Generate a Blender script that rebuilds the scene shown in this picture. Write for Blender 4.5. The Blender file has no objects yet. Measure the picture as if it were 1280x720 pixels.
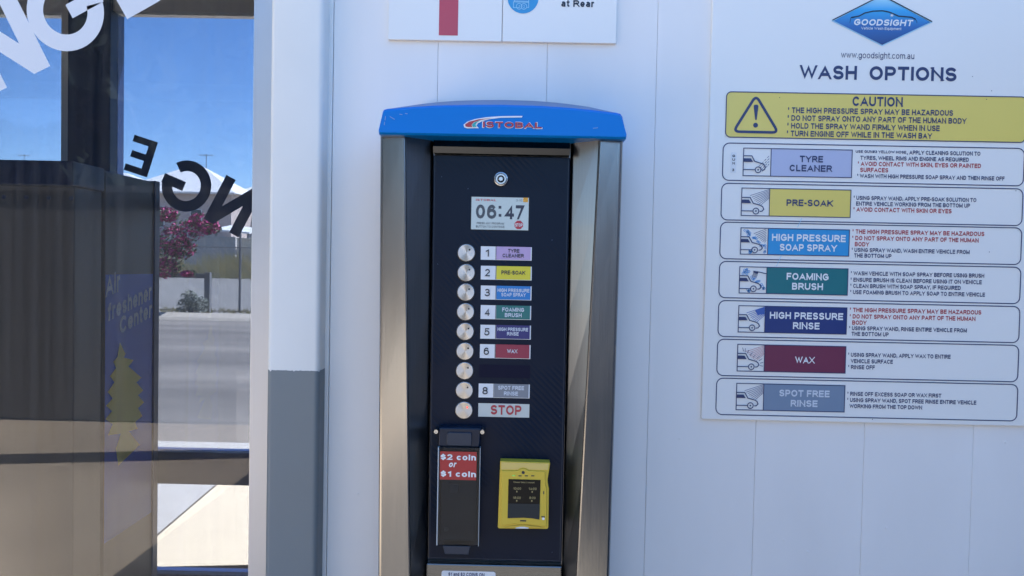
import bpy, math, random
from mathutils import Matrix, Vector
random.seed(7)
C = bpy.context.scene
COL = C.collection

# ------------------------------------------------------------------ camera
F, PITCH, ROLL, YAW = 940.0, math.radians(1.567), math.radians(1.154), math.radians(-0.525)
CAM_Y, CAM_Z = -1.25, 1.5
def _mm(A, B): return [[sum(A[i][k]*B[k][j] for k in range(3)) for j in range(3)] for i in range(3)]
cr, sr, cp, sp, cy, sy = math.cos(ROLL), math.sin(ROLL), math.cos(PITCH), math.sin(PITCH), math.cos(YAW), math.sin(YAW)
ROT = _mm([[cy,0,sy],[0,1,0],[-sy,0,cy]], _mm([[1,0,0],[0,cp,sp],[0,-sp,cp]], [[cr,sr,0],[-sr,cr,0],[0,0,1]]))
def _ax(v):
    a = [sum(ROT[i][k]*v[k] for k in range(3)) for i in range(3)]
    return Vector((a[0], a[2], -a[1]))
cam = bpy.data.objects.new('camera', bpy.data.cameras.new('camera'))
COL.objects.link(cam)
m = Matrix((_ax((1,0,0)), _ax((0,-1,0)), _ax((0,0,-1)))).transposed().to_4x4()
m.translation = Vector((0, CAM_Y, CAM_Z))
cam.matrix_world = m
cam.data.sensor_width = 36.0
cam.data.lens = 36.0*F/1280.0
cam.data.clip_start = 0.05
cam.data.clip_end = 3000
C.camera = cam

# ------------------------------------------------------------------ sky, sun, exposure
SUN_EL, SUN_AZ = math.radians(55), math.radians(58)     # azimuth from +Y towards +X
w = bpy.data.worlds.new('World'); C.world = w; w.use_nodes = True
nt = w.node_tree; bg = nt.nodes['Background']
sky = nt.nodes.new('ShaderNodeTexSky'); sky.sky_type = 'NISHITA'; sky.sun_disc = False
sky.sun_elevation = SUN_EL; sky.sun_rotation = SUN_AZ
sky.altitude = 800; sky.air_density = 1.0; sky.dust_density = 0.1; sky.ozone_density = 2.2
hs = nt.nodes.new('ShaderNodeHueSaturation'); hs.inputs['Saturation'].default_value = 1.16
nt.links.new(sky.outputs[0], hs.inputs['Color']); nt.links.new(hs.outputs[0], bg.inputs[0]); bg.inputs[1].default_value = 0.085
sd = bpy.data.lights.new('sun', 'SUN'); sd.energy = 5.0; sd.angle = math.radians(0.5); sd.color = (1, .92, .80)
so = bpy.data.objects.new('sun', sd); COL.objects.link(so)
sdir = Vector((math.sin(SUN_AZ)*math.cos(SUN_EL), math.cos(SUN_AZ)*math.cos(SUN_EL), math.sin(SUN_EL)))
so.rotation_euler = sdir.to_track_quat('Z', 'Y').to_euler(); so.location = (0, 10, 20)
C.view_settings.view_transform = 'Standard'; C.view_settings.look = 'None'
C.view_settings.gamma = 1; C.view_settings.use_curve_mapping = False
C.view_settings.exposure = 2.72
C.cycles.use_denoising = True
C.cycles.max_bounces = 10; C.cycles.transparent_max_bounces = 16
C.cycles.caustics_reflective = False; C.cycles.caustics_refractive = False

# ------------------------------------------------------------------ helpers: survey the photo's planes
D_DOOR, D_WALL = 1.25, 1.377          # metres from the camera to the kiosk door and to the wall
def P(px, py, D):
    v = ((px-640)/F, (py-360)/F, 1.0)
    a = [sum(ROT[i][k]*v[k] for k in range(3)) for i in range(3)]
    t = D/a[2]
    return (a[0]*t, CAM_Z - a[1]*t)
def RECT(xl, yt, xr, yb, D):          # y measured at the left edge; gives x0, x1, z0, z1
    ym = (yt+yb)/2
    return (P(xl, ym, D)[0], P(xr, ym, D)[0], P(xl, yb, D)[1], P(xl, yt, D)[1])
def PTS(l, D): return [P(a, b, D) for a, b in l]
def Y(D): return D + CAM_Y
def lin(c):
    c /= 255.0
    return c/12.92 if c <= .04045 else ((c+.055)/1.055)**2.4
WHITE = (lin(192), lin(207), lin(236))
def seen(r, g, b, k=.8): return tuple(min(.86, k*lin(c)/w_) for c, w_ in zip((r, g, b), WHITE))

# ------------------------------------------------------------------ materials
def mat(name, col, rough=.5, metal=0.0, var=0.0, vscale=8.0, bump=0.0, bscale=60.0, stretch=(1,1,1), spec=.5, aniso=0, coat=0):
    m = bpy.data.materials.new(name); m.use_nodes = True
    n = m.node_tree.nodes; l = m.node_tree.links; b = n['Principled BSDF']
    b.inputs['Base Color'].default_value = (*col, 1); b.inputs['Roughness'].default_value = rough
    b.inputs['Metallic'].default_value = metal; b.inputs['Specular IOR Level'].default_value = spec
    b.inputs['Coat Weight'].default_value = coat
    if aniso: b.inputs['Anisotropic'].default_value = aniso
    if var or bump:
        tc = n.new('ShaderNodeTexCoord'); mp = n.new('ShaderNodeMapping'); mp.inputs['Scale'].default_value = stretch
        l.new(tc.outputs['Object'], mp.inputs[0])
    if var:
        t = n.new('ShaderNodeTexNoise'); t.inputs['Scale'].default_value = vscale; t.inputs['Detail'].default_value = 6
        l.new(mp.outputs[0], t.inputs[0])
        r = n.new('ShaderNodeMapRange'); r.inputs[1].default_value = .3; r.inputs[2].default_value = .7
        r.inputs[3].default_value = 1-var; r.inputs[4].default_value = 1+var
        l.new(t.outputs[0], r.inputs[0])
        mx = n.new('ShaderNodeVectorMath'); mx.operation = 'SCALE'; mx.inputs[0].default_value = col
        l.new(r.outputs[0], mx.inputs['Scale']); l.new(mx.outputs[0], b.inputs['Base Color'])
        rr = n.new('ShaderNodeMapRange'); rr.inputs[3].default_value = max(.03, rough*.8); rr.inputs[4].default_value = min(1, rough*1.2)
        l.new(t.outputs[0], rr.inputs[0]); l.new(rr.outputs[0], b.inputs['Roughness'])
    if bump:
        t2 = n.new('ShaderNodeTexNoise'); t2.inputs['Scale'].default_value = bscale; t2.inputs['Detail'].default_value = 4
        l.new(mp.outputs[0], t2.inputs[0])
        bp = n.new('ShaderNodeBump'); bp.inputs['Strength'].default_value = bump; bp.inputs['Distance'].default_value = .002
        l.new(t2.outputs[0], bp.inputs['Height']); l.new(bp.outputs[0], b.inputs['Normal'])
    return m
def glow(name, col, k):
    m = mat(name, tuple(c*.2 for c in col), .3); b = m.node_tree.nodes['Principled BSDF']
    b.inputs['Emission Color'].default_value = (*col, 1); b.inputs['Emission Strength'].default_value = k
    return m
def glass(name, tint, refl=1.0, dirt=.1, dust=(.6,.58,.55)):
    m = bpy.data.materials.new(name); m.use_nodes = True
    n = m.node_tree.nodes; l = m.node_tree.links; n.remove(n['Principled BSDF']); out = n['Material Output']
    tr = n.new('ShaderNodeBsdfTransparent'); tr.inputs[0].default_value = (*tint, 1)
    gl = n.new('ShaderNodeBsdfGlossy'); gl.inputs['Roughness'].default_value = .01; gl.inputs[0].default_value = (refl,)*3+(1,)
    fr = n.new('ShaderNodeFresnel'); fr.inputs[0].default_value = 1.5
    mx = n.new('ShaderNodeMixShader'); l.new(fr.outputs[0], mx.inputs[0]); l.new(tr.outputs[0], mx.inputs[1]); l.new(gl.outputs[0], mx.inputs[2])
    df = n.new('ShaderNodeBsdfDiffuse'); df.inputs[0].default_value = (*dust, 1)
    tc = n.new('ShaderNodeTexCoord'); mp = n.new('ShaderNodeMapping'); mp.inputs['Scale'].default_value = (70, 70, .5)
    l.new(tc.outputs['Object'], mp.inputs[0])
    t = n.new('ShaderNodeTexNoise'); t.inputs['Scale'].default_value = 1; t.inputs['Detail'].default_value = 5; l.new(mp.outputs[0], t.inputs[0])
    r = n.new('ShaderNodeMapRange'); r.inputs[1].default_value = .42; r.inputs[2].default_value = .75; r.inputs[3].default_value = dirt*.25; r.inputs[4].default_value = dirt
    l.new(t.outputs[0], r.inputs[0])
    m2 = n.new('ShaderNodeMixShader'); l.new(r.outputs[0], m2.inputs[0]); l.new(mx.outputs[0], m2.inputs[1]); l.new(df.outputs[0], m2.inputs[2])
    l.new(m2.outputs[0], out.inputs[0])
    return m
def carbon(name, col):
    m = mat(name, col, .4, spec=.15); n = m.node_tree.nodes; l = m.node_tree.links; b = n['Principled BSDF']
    tc = n.new('ShaderNodeTexCoord'); mp = n.new('ShaderNodeMapping'); mp.inputs['Rotation'].default_value = (0, math.radians(45), 0)
    l.new(tc.outputs['Object'], mp.inputs[0])
    wv = n.new('ShaderNodeTexWave'); wv.inputs['Scale'].default_value = 42; wv.inputs['Distortion'].default_value = 1.2; wv.inputs['Detail'].default_value = 1
    l.new(mp.outputs[0], wv.inputs[0])
    ns = n.new('ShaderNodeTexNoise'); ns.inputs['Scale'].default_value = 7; l.new(tc.outputs['Object'], ns.inputs[0])
    mr = n.new('ShaderNodeMapRange'); mr.inputs[1].default_value = .45; mr.inputs[2].default_value = .65; l.new(ns.outputs[0], mr.inputs[0])
    mu = n.new('ShaderNodeMath'); mu.operation = 'MULTIPLY'; l.new(wv.outputs['Fac'], mu.inputs[0]); l.new(mr.outputs[0], mu.inputs[1])
    bp = n.new('ShaderNodeBump'); bp.inputs['Strength'].default_value = .7; bp.inputs['Distance'].default_value = .0012
    l.new(mu.outputs[0], bp.inputs['Height']); l.new(bp.outputs[0], b.inputs['Normal'])
    rr = n.new('ShaderNodeMapRange'); rr.inputs[3].default_value = .36; rr.inputs[4].default_value = .55; l.new(mu.outputs[0], rr.inputs[0]); l.new(rr.outputs[0], b.inputs['Roughness'])
    return m
M = {}
M['wall'] = mat('white_panel', (.82,.79,.76), .45, var=.045, vscale=2.2, bump=.06, bscale=25, stretch=(2.2,1,.7))
M['trim'] = mat('white_trim', (.82,.79,.75), .4, var=.02)
M['post_white'] = mat('post_white_paint', (.80,.78,.73), .45, var=.03, vscale=6, bump=.05, bscale=40)
M['post_grey'] = mat('post_grey_paint', (.18,.205,.215), .45, var=.04, vscale=6, bump=.08, bscale=60)
M['alu'] = mat('silver_frame', (.52,.52,.54), .38, .6, var=.03, vscale=10)
M['dark_frame'] = mat('dark_frame', (.010,.030,.105), .45, .0, var=.1, vscale=8)
M['header'] = mat('grey_header', (.78,.75,.72), .6, var=.05)
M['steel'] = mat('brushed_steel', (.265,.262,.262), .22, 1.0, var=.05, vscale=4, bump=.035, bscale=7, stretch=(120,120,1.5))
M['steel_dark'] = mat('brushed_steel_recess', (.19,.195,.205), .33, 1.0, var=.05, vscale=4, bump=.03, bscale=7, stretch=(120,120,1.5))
M['chrome'] = mat('polished_steel', (.36,.36,.37), .25, 1.0)
M['button'] = mat('spun_aluminium', (.44,.43,.43), .34, 1.0, aniso=.9)
def turned(m):
    n = m.node_tree.nodes; b = n['Principled BSDF']; t = n.new('ShaderNodeTangent'); t.direction_type = 'RADIAL'; t.axis = 'Y'
    m.node_tree.links.new(t.outputs[0], b.inputs['Tangent'])
M['hood'] = mat('blue_hood_paint', (.001,.185,.60), .36, var=.02, vscale=5, bump=.02, bscale=120, spec=.18)
M['scuff'] = mat('worn_spot', (.22,.34,.55), .6)
M['hood_top'] = mat('hood_top_faded', (.16,.22,.36), .55, var=.12, vscale=9)  # same blue hood, with dust and the reflected sky put into the colour
M['door'] = carbon('dark_carbon_panel', (.0020,.0085,.024))
M['seal'] = mat('black_rubber', (.01,.011,.014), .6)
M['dark_plastic'] = mat('dark_plastic', (.004,.014,.034), .3, var=.1, spec=.25)
M['blank_label'] = mat('blank_label_window', (.002,.004,.022), .4, spec=.12)
M['bracket'] = mat('hinge_plastic', (.02,.032,.055), .3, spec=.3)
M['acrylic'] = glass('smoked_acrylic', (.62,.70,.80), refl=.35, dirt=.004, dust=(.2,.25,.3))
M['acrylic_edge'] = mat('acrylic_edge', (.42,.46,.48), .3)
M['white'] = mat('print_white', (.8,.8,.8), .4)
M['tile_white'] = mat('label_white', (.74,.75,.76), .35)
M['board'] = mat('sign_board', (.84,.82,.78), .3, var=.015, vscale=2, bump=.015, bscale=8)
M['navy'] = mat('print_navy', seen(38,52,102), .4)
M['ink'] = mat('print_black', (.014,.016,.03), .4)
M['red_ink'] = mat('print_red', (.42,.035,.05), .4)
M['light_ink'] = mat('print_pale', (.62,.66,.72), .4)
M['s_yellow'] = mat('sign_yellow', (.78,.62,.14), .35, var=.02, vscale=3)
M['s_lilac'] = mat('sign_lilac', (.47,.50,.66), .35)
M['s_blue'] = mat('sign_blue', (.03,.30,.62), .35)
M['s_teal'] = mat('sign_teal', (.012,.16,.18), .35)
M['s_navy'] = mat('sign_navy', (.02,.04,.17), .35)
M['s_wax'] = mat('sign_wine', (.17,.03,.07), .35)
M['s_grey'] = mat('sign_grey_blue', (.20,.265,.36), .35)
M['k_lilac'] = mat('label_lilac', (.48,.34,.56), .35)
M['k_yellow'] = mat('label_yellow', (.70,.60,.03), .35)
M['k_blue'] = mat('label_blue', (.005,.19,.52), .35)
M['k_teal'] = mat('label_teal', (.004,.15,.14), .35)
M['k_navy'] = mat('label_navy', (.015,.015,.14), .35)
M['k_wax'] = mat('label_wine', (.28,.015,.05), .35)
M['k_grey'] = mat('label_grey', (.20,.22,.25), .35)
M['stop_tile'] = mat('stop_tile', (.55,.58,.54), .35)
M['sticker_red'] = mat('sticker_red', (.40,.012,.02), .35)
M['led_red'] = glow('indicator_red', (.9,.05,.04), .4)
M['lcd'] = glow('display_backlight', (.36,.48,.60), .11)
M['lcd_grey'] = mat('display_grey', (.06,.07,.085), .4)
M['lcd_dark'] = mat('display_dark', (.02,.025,.05), .4)
M['lcd_red'] = mat('display_red', (.45,.03,.05), .4)
M['lcd_orange'] = mat('display_orange', (.75,.35,.03), .4)
M['cr_yellow'] = mat('reader_yellow', (.68,.47,.04), .45, var=.02)
M['cr_band'] = mat('reader_yellow_pale', (.72,.52,.14), .42)
M['cr_screen'] = mat('reader_glass', (.004,.005,.006), .2, spec=.15)
M['cr_slate'] = mat('reader_touch_zone', (.018,.026,.032), .3, spec=.2)
M['cr_text'] = glow('reader_digits', (.75,.68,.35), .02)
M['cr_orange'] = mat('reader_lip', (.62,.40,.03), .4)
M['cr_green'] = glow('reader_led', (.25,.75,.15), .1)
M['teal_ink'] = mat('print_teal', (.02,.38,.40), .4)
M['pale_blue'] = mat('print_light_blue', (.38,.66,.84), .4)
M['mid_blue'] = mat('print_mid_blue', (.05,.30,.68), .4)
M['sign_red'] = mat('sign_red_bar', (.52,.06,.09), .35)
M['glass_near'] = glass('window_glass', (.74,.76,.80), refl=.6, dirt=.045)
M['glass_far'] = glass('far_window_glass', (.60,.64,.71), dirt=.03)
M['vinyl'] = mat('white_vinyl', (.74,.74,.76), .4)
M['vinyl_back'] = mat('vinyl_back', (.03,.06,.15), .6)  # white lettering seen against the light, its shade put into the colour
M['machine'] = mat('machine_grey', (.075,.062,.05), .45, var=.08, vscale=4)
M['machine_dark'] = mat('machine_dark', (.008,.022,.075), .45, var=.08)
M['wrap_blue'] = mat('printed_blue', (.006,.11,.62), .4, var=.08)
M['wrap_text'] = mat('printed_grey', (.80,.82,.84), .4)
M['wrap_yellow'] = mat('printed_yellow', (.86,.68,.08), .4)
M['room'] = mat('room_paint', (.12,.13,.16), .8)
M['tile'] = mat('room_floor', (.22,.21,.20), .5, var=.1)
M['roof'] = mat('roof_sheet', (.5,.5,.5), .5)
M['concrete'] = mat('pale_concrete', (.70,.56,.37), .85, var=.06, vscale=1.5, bump=.3, bscale=30)
M['grey_concrete'] = mat('grey_concrete', (.40,.375,.33), .85, var=.08, vscale=1.2, bump=.3, bscale=30)
M['asphalt'] = mat('asphalt', (.15,.132,.11), .9, var=.3, vscale=.5, bump=.4, bscale=40, stretch=(.25,1.6,1))
M['asphalt_bay'] = mat('bay_asphalt', (.075,.073,.072), .9, var=.15, vscale=1, bump=.4, bscale=40)
M['asphalt_dark'] = mat('worn_asphalt', (.14,.13,.115), .9, var=.15, vscale=1, bump=.4, bscale=40)
M['apron'] = mat('forecourt', (.40,.34,.27), .85, var=.14, vscale=.9, bump=.3, bscale=25)
M['kerb'] = mat('kerb_concrete', (.34,.30,.24), .85, var=.08)
M['dirt'] = mat('dry_ground', (.34,.31,.27), .95, var=.14, vscale=.35, bump=.5, bscale=6)
M['gravel'] = mat('pale_gravel', (.19,.18,.16), .95, var=.10, vscale=.6, bump=.5, bscale=10)
M['grass'] = mat('dry_grass', (.46,.39,.17), .9, var=.35, vscale=1.5)
M['leaf'] = mat('leaf_green', (.05,.075,.03), .7, var=.4, vscale=4)
M['dark_leaf'] = mat('dark_leaf', (.02,.035,.035), .8, var=.4, vscale=3)
M['flower'] = mat('magenta_bracts', (.36,.015,.12), .7, var=.35, vscale=4)
M['bush'] = mat('grey_green_leaf', (.27,.29,.24), .8, var=.3, vscale=5)
M['bark'] = mat('bark', (.12,.09,.07), .9, var=.2)
M['house_roof'] = mat('white_roof_sheet', (.66,.65,.62), .5, var=.03)
M['house_wall'] = mat('house_brick', (.46,.38,.34), .85, var=.08)
M['house_wall2'] = mat('house_render', (.55,.52,.48), .85, var=.05)
M['house_glass'] = mat('house_pane', (.03,.035,.045), .1)
M['galv'] = mat('galvanised', (.16,.16,.16), .6, .2)
M['sheet_grey'] = mat('grey_sheet_fence', (.30,.31,.31), .6, var=.05)
M['sheet_beige'] = mat('beige_sheet_fence', (.52,.47,.38), .6, var=.05)
M['fence_back'] = mat('dark_fence', (.06,.06,.065), .6, var=.08)

# ------------------------------------------------------------------ mesh builder
# ------------------------------------------------------------------ lettering: every character is drawn with strokes
CAP = 1.0
def _e(cx, cz, rx, rz, a0, a1):
    n = max(3, int(abs(a1-a0)/18))
    return [(cx+rx*math.cos(math.radians(a0+(a1-a0)*i/n)), cz+rz*math.sin(math.radians(a0+(a1-a0)*i/n))) for i in range(n+1)]
XH = .72
STROKES = {   # width over cap height, then strokes in a unit box (closed when the first point is repeated)
 'A': (.98, [(0,0),(.5,1),(1,0)], [(.18,.30),(.82,.30)]),
 'B': (.84, [(0,.5),(0,1),(.58,1)]+_e(.60,.76,.34,.24,90,-90)+[(0,.52)], [(0,.52),(0,0),(.60,0)]+_e(.62,.26,.38,.26,-90,90)),
 'C': (.92, _e(.52,.5,.52,.5,38,322)),
 'D': (.90, [(0,0),(0,1),(.45,1)]+_e(.45,.5,.55,.5,90,-90)+[(0,0)]),
 'E': (.78, [(1,1),(0,1),(0,0),(1,0)], [(0,.52),(.92,.52)]),
 'F': (.74, [(1,1),(0,1),(0,0)], [(0,.50),(.88,.50)]),
 'G': (.96, _e(.52,.5,.52,.5,40,318)+[(1,.20),(1,.48),(.58,.48)]),
 'H': (.88, [(0,0),(0,1)], [(1,0),(1,1)], [(0,.52),(1,.52)]),
 'I': (.0, [(.5,0),(.5,1)]),
 'J': (.68, [(1,1),(1,.30)]+_e(.5,.30,.5,.30,0,-175)),
 'K': (.90, [(0,0),(0,1)], [(1,1),(.04,.36)], [(.36,.57),(1,0)]),
 'L': (.70, [(0,1),(0,0),(1,0)]),
 'M': (1.05, [(0,0),(0,1)], [(0,1),(.5,.06),(1,1)], [(1,1),(1,0)]),
 'N': (.90, [(0,0),(0,1)], [(0,1),(1,0)], [(1,0),(1,1)]),
 'O': (1.0, _e(.5,.5,.5,.5,0,360)),
 'P': (.80, [(0,0),(0,1),(.58,1)]+_e(.60,.71,.40,.29,90,-90)+[(0,.42)]),
 'Q': (1.0, _e(.5,.5,.5,.5,0,360), [(.62,.26),(1,-.02)]),
 'R': (.88, [(0,0),(0,1),(.58,1)]+_e(.60,.73,.37,.27,90,-90)+[(0,.46)], [(.56,.46),(1,0)]),
 'S': (.82, _e(.5,.75,.48,.25,20,270)[:-1]+[(.5,.51)]+_e(.5,.26,.5,.26,80,-165)),
 'T': (.82, [(0,1),(1,1)], [(.5,1),(.5,0)]),
 'U': (.88, [(0,1),(0,.34)]+_e(.5,.34,.5,.34,180,360)+[(1,1)]),
 'V': (.94, [(0,1),(.5,0),(1,1)]),
 'W': (1.35, [(0,1),(.25,0),(.5,1),(.75,0),(1,1)]),
 'X': (.92, [(0,1),(1,0)], [(0,0),(1,1)]),
 'Y': (.92, [(0,1),(.5,.44),(1,1)], [(.5,.46),(.5,0)]),
 'Z': (.80, [(0,1),(1,1),(0,0),(1,0)]),
 '0': (.70, _e(.5,.5,.5,.5,0,360)),
 '1': (.46, [(0,.74),(.5,.82),(.95,1),(.95,0)]),
 '2': (.72, _e(.5,.70,.48,.30,165,-20)+[(.02,0),(1,0)]),
 '3': (.72, _e(.46,.76,.44,.24,155,-80)+[(.36,.53)], [(.36,.53)]+_e(.46,.27,.52,.27,78,-160)),
 '4': (.76, [(1,.24),(0,.24),(.74,1),(.74,0)]),
 '5': (.72, [(.92,1),(.16,1),(.06,.47)]+_e(.46,.33,.52,.33,130,-160)),
 '6': (.72, _e(.5,.5,.5,.5,42,180)+[(0,.33)]+_e(.5,.32,.5,.32,180,540)),
 '7': (.70, [(0,1),(1,1),(.34,0)]),
 '8': (.72, _e(.5,.75,.45,.25,-90,270), _e(.5,.25,.5,.27,90,450)),
 '9': (.72, _e(.5,.5,.5,.5,222,360)+[(1,.67)]+_e(.5,.68,.5,.32,0,360)),
 'a': (.62, _e(.48,XH*.68,.46,XH*.32,140,0)+[(.94,0)], [(.94,.38),(.46,.38)]+_e(.46,.19,.44,.19,90,270)+[(.60,0),(.94,.15)]),
 'c': (.60, _e(.52,XH/2,.52,XH/2,42,318)),
 'd': (.64, [(1,0),(1,1)], _e(.48,XH/2,.48,XH/2,0,360)),
 'e': (.64, [(.02,XH*.48),(.98,XH*.48)]+_e(.5,XH/2,.49,XH/2,0,318)),
 'f': (.36, [(1,1),(.75,1)]+_e(.75,.80,.35,.20,90,180)+[(.40,0)], [(0,XH),(1,XH)]),
 'g': (.64, _e(.48,XH/2,.48,XH/2,0,360), [(1,XH),(1,-.06)]+_e(.5,-.06,.5,.24,0,-160)),
 'h': (.60, [(0,0),(0,1)], [(0,.36)]+_e(.5,XH*.62,.5,XH*.38,180,0)+[(1,0)]),
 'i': (.0, [(.5,0),(.5,XH)], [(.5,.90),(.5,1.0)]),
 'l': (.0, [(.5,0),(.5,1)]),
 'm': (.98, [(0,0),(0,XH)], [(0,.36)]+_e(.25,XH*.70,.25,XH*.30,180,0)+[(.5,0)], [(.5,.36)]+_e(.75,XH*.70,.25,XH*.30,180,0)+[(1,0)]),
 'n': (.60, [(0,0),(0,XH)], [(0,.36)]+_e(.5,XH*.62,.5,XH*.38,180,0)+[(1,0)]),
 'o': (.66, _e(.5,XH/2,.5,XH/2,0,360)),
 'p': (.64, [(0,-.28),(0,XH)], _e(.52,XH/2,.48,XH/2,0,360)),
 'q': (.64, [(1,-.28),(1,XH)], _e(.48,XH/2,.48,XH/2,0,360)),
 'r': (.38, [(0,0),(0,XH)], [(0,.40)]+_e(.8,XH*.60,.8,XH*.40,180,84)),
 's': (.56, _e(.5,XH*.75,.46,XH*.25,20,270)[:-1]+[(.5,XH*.51)]+_e(.5,XH*.26,.48,XH*.26,80,-165)),
 't': (.36, [(.42,.95),(.42,.18)]+_e(.8,.18,.38,.18,180,270)+[(1,0)], [(0,XH),(1,XH)]),
 'u': (.60, [(0,XH),(0,.28)]+_e(.5,.28,.5,.28,180,360), [(1,XH),(1,0)]),
 'w': (.92, [(0,XH),(.25,0),(.5,XH),(.75,0),(1,XH)]),
 '$': (.72, _e(.5,.70,.46,.20,15,270)[:-1]+[(.5,.51)]+_e(.5,.30,.5,.20,80,-160), [(.5,.86),(.5,1.06)], [(.5,.14),(.5,-.06)]),
 '#': (.80, [(0,.32),(.95,.32)], [(.05,.68),(1,.68)], [(.22,0),(.36,1)], [(.64,0),(.78,1)]),
 '*': (.30, [(.5,.66),(.5,1.02)], [(0,.92),(1,.76)], [(0,.76),(1,.92)]),
 ',': (.0, [(.55,.10),(.55,.02),(.42,-.12)]), '.': (.0, [(.5,.0),(.5,.05)]), ':': (.0, [(.5,.0),(.5,.05)], [(.5,.52),(.5,.57)]),
 '-': (.34, [(0,.40),(1,.40)]),
}
_font_cache = {}
def glyphs(s, bold):
    # flat outline of a line of writing, cap height 1; bold sets the stroke
    wd = .12 if bold < .006 else .16 if bold < .0135 else .22 if bold < .025 else .225 if bold < .05 else .235
    if (s, wd) in _font_cache: return _font_cache[(s, wd)]
    v = []; f = []; x = 0.0
    for ch in s:
        if ch == ' ': x += .46; continue
        g = STROKES[ch]; W = g[0]+wd*.45
        if ch in 'Iil.,:': W = wd
        for k_, st in enumerate(g[1:]):
            pts = [(x+wd/2+p*(W-wd), wd/2+q*(1-wd)) for p, q in st]
            closed = math.hypot(pts[0][0]-pts[-1][0], pts[0][1]-pts[-1][1]) < 1e-4
            pts = [p for i, p in enumerate(pts) if i == 0 or math.hypot(p[0]-pts[i-1][0], p[1]-pts[i-1][1]) > 1e-4]
            if closed: pts = pts[:-1]
            else:                                         # run the open ends out by half a stroke
                for i, j in ((0, 1), (-1, -2)):
                    dx, dz = pts[i][0]-pts[j][0], pts[i][1]-pts[j][1]; l = math.hypot(dx, dz)
                    e_ = wd*.5 if abs(dx) < .15*l or abs(dz) < .15*l else wd*(.9 if abs(dz) > .3*l and ch in 'AVWXYNMKZR47w' else .15)
                    pts[i] = (pts[i][0]+dx/l*e_, pts[i][1]+dz/l*e_)
            mb = MB(); mb.stroke(pts, wd, 0, closed); n = len(v); lim = ch not in 'gpqQ,$*i'
            for i, (a, b, c) in enumerate(mb.v): v.append((a, min(1, max(0, c)) if lim else c, k_+.8*(i % len(pts))/len(pts)))
            f += [tuple(i+n for i in q) for q in mb.f]
        x += W+.17
    _font_cache[(s, wd)] = (v, f); return v, f
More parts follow.
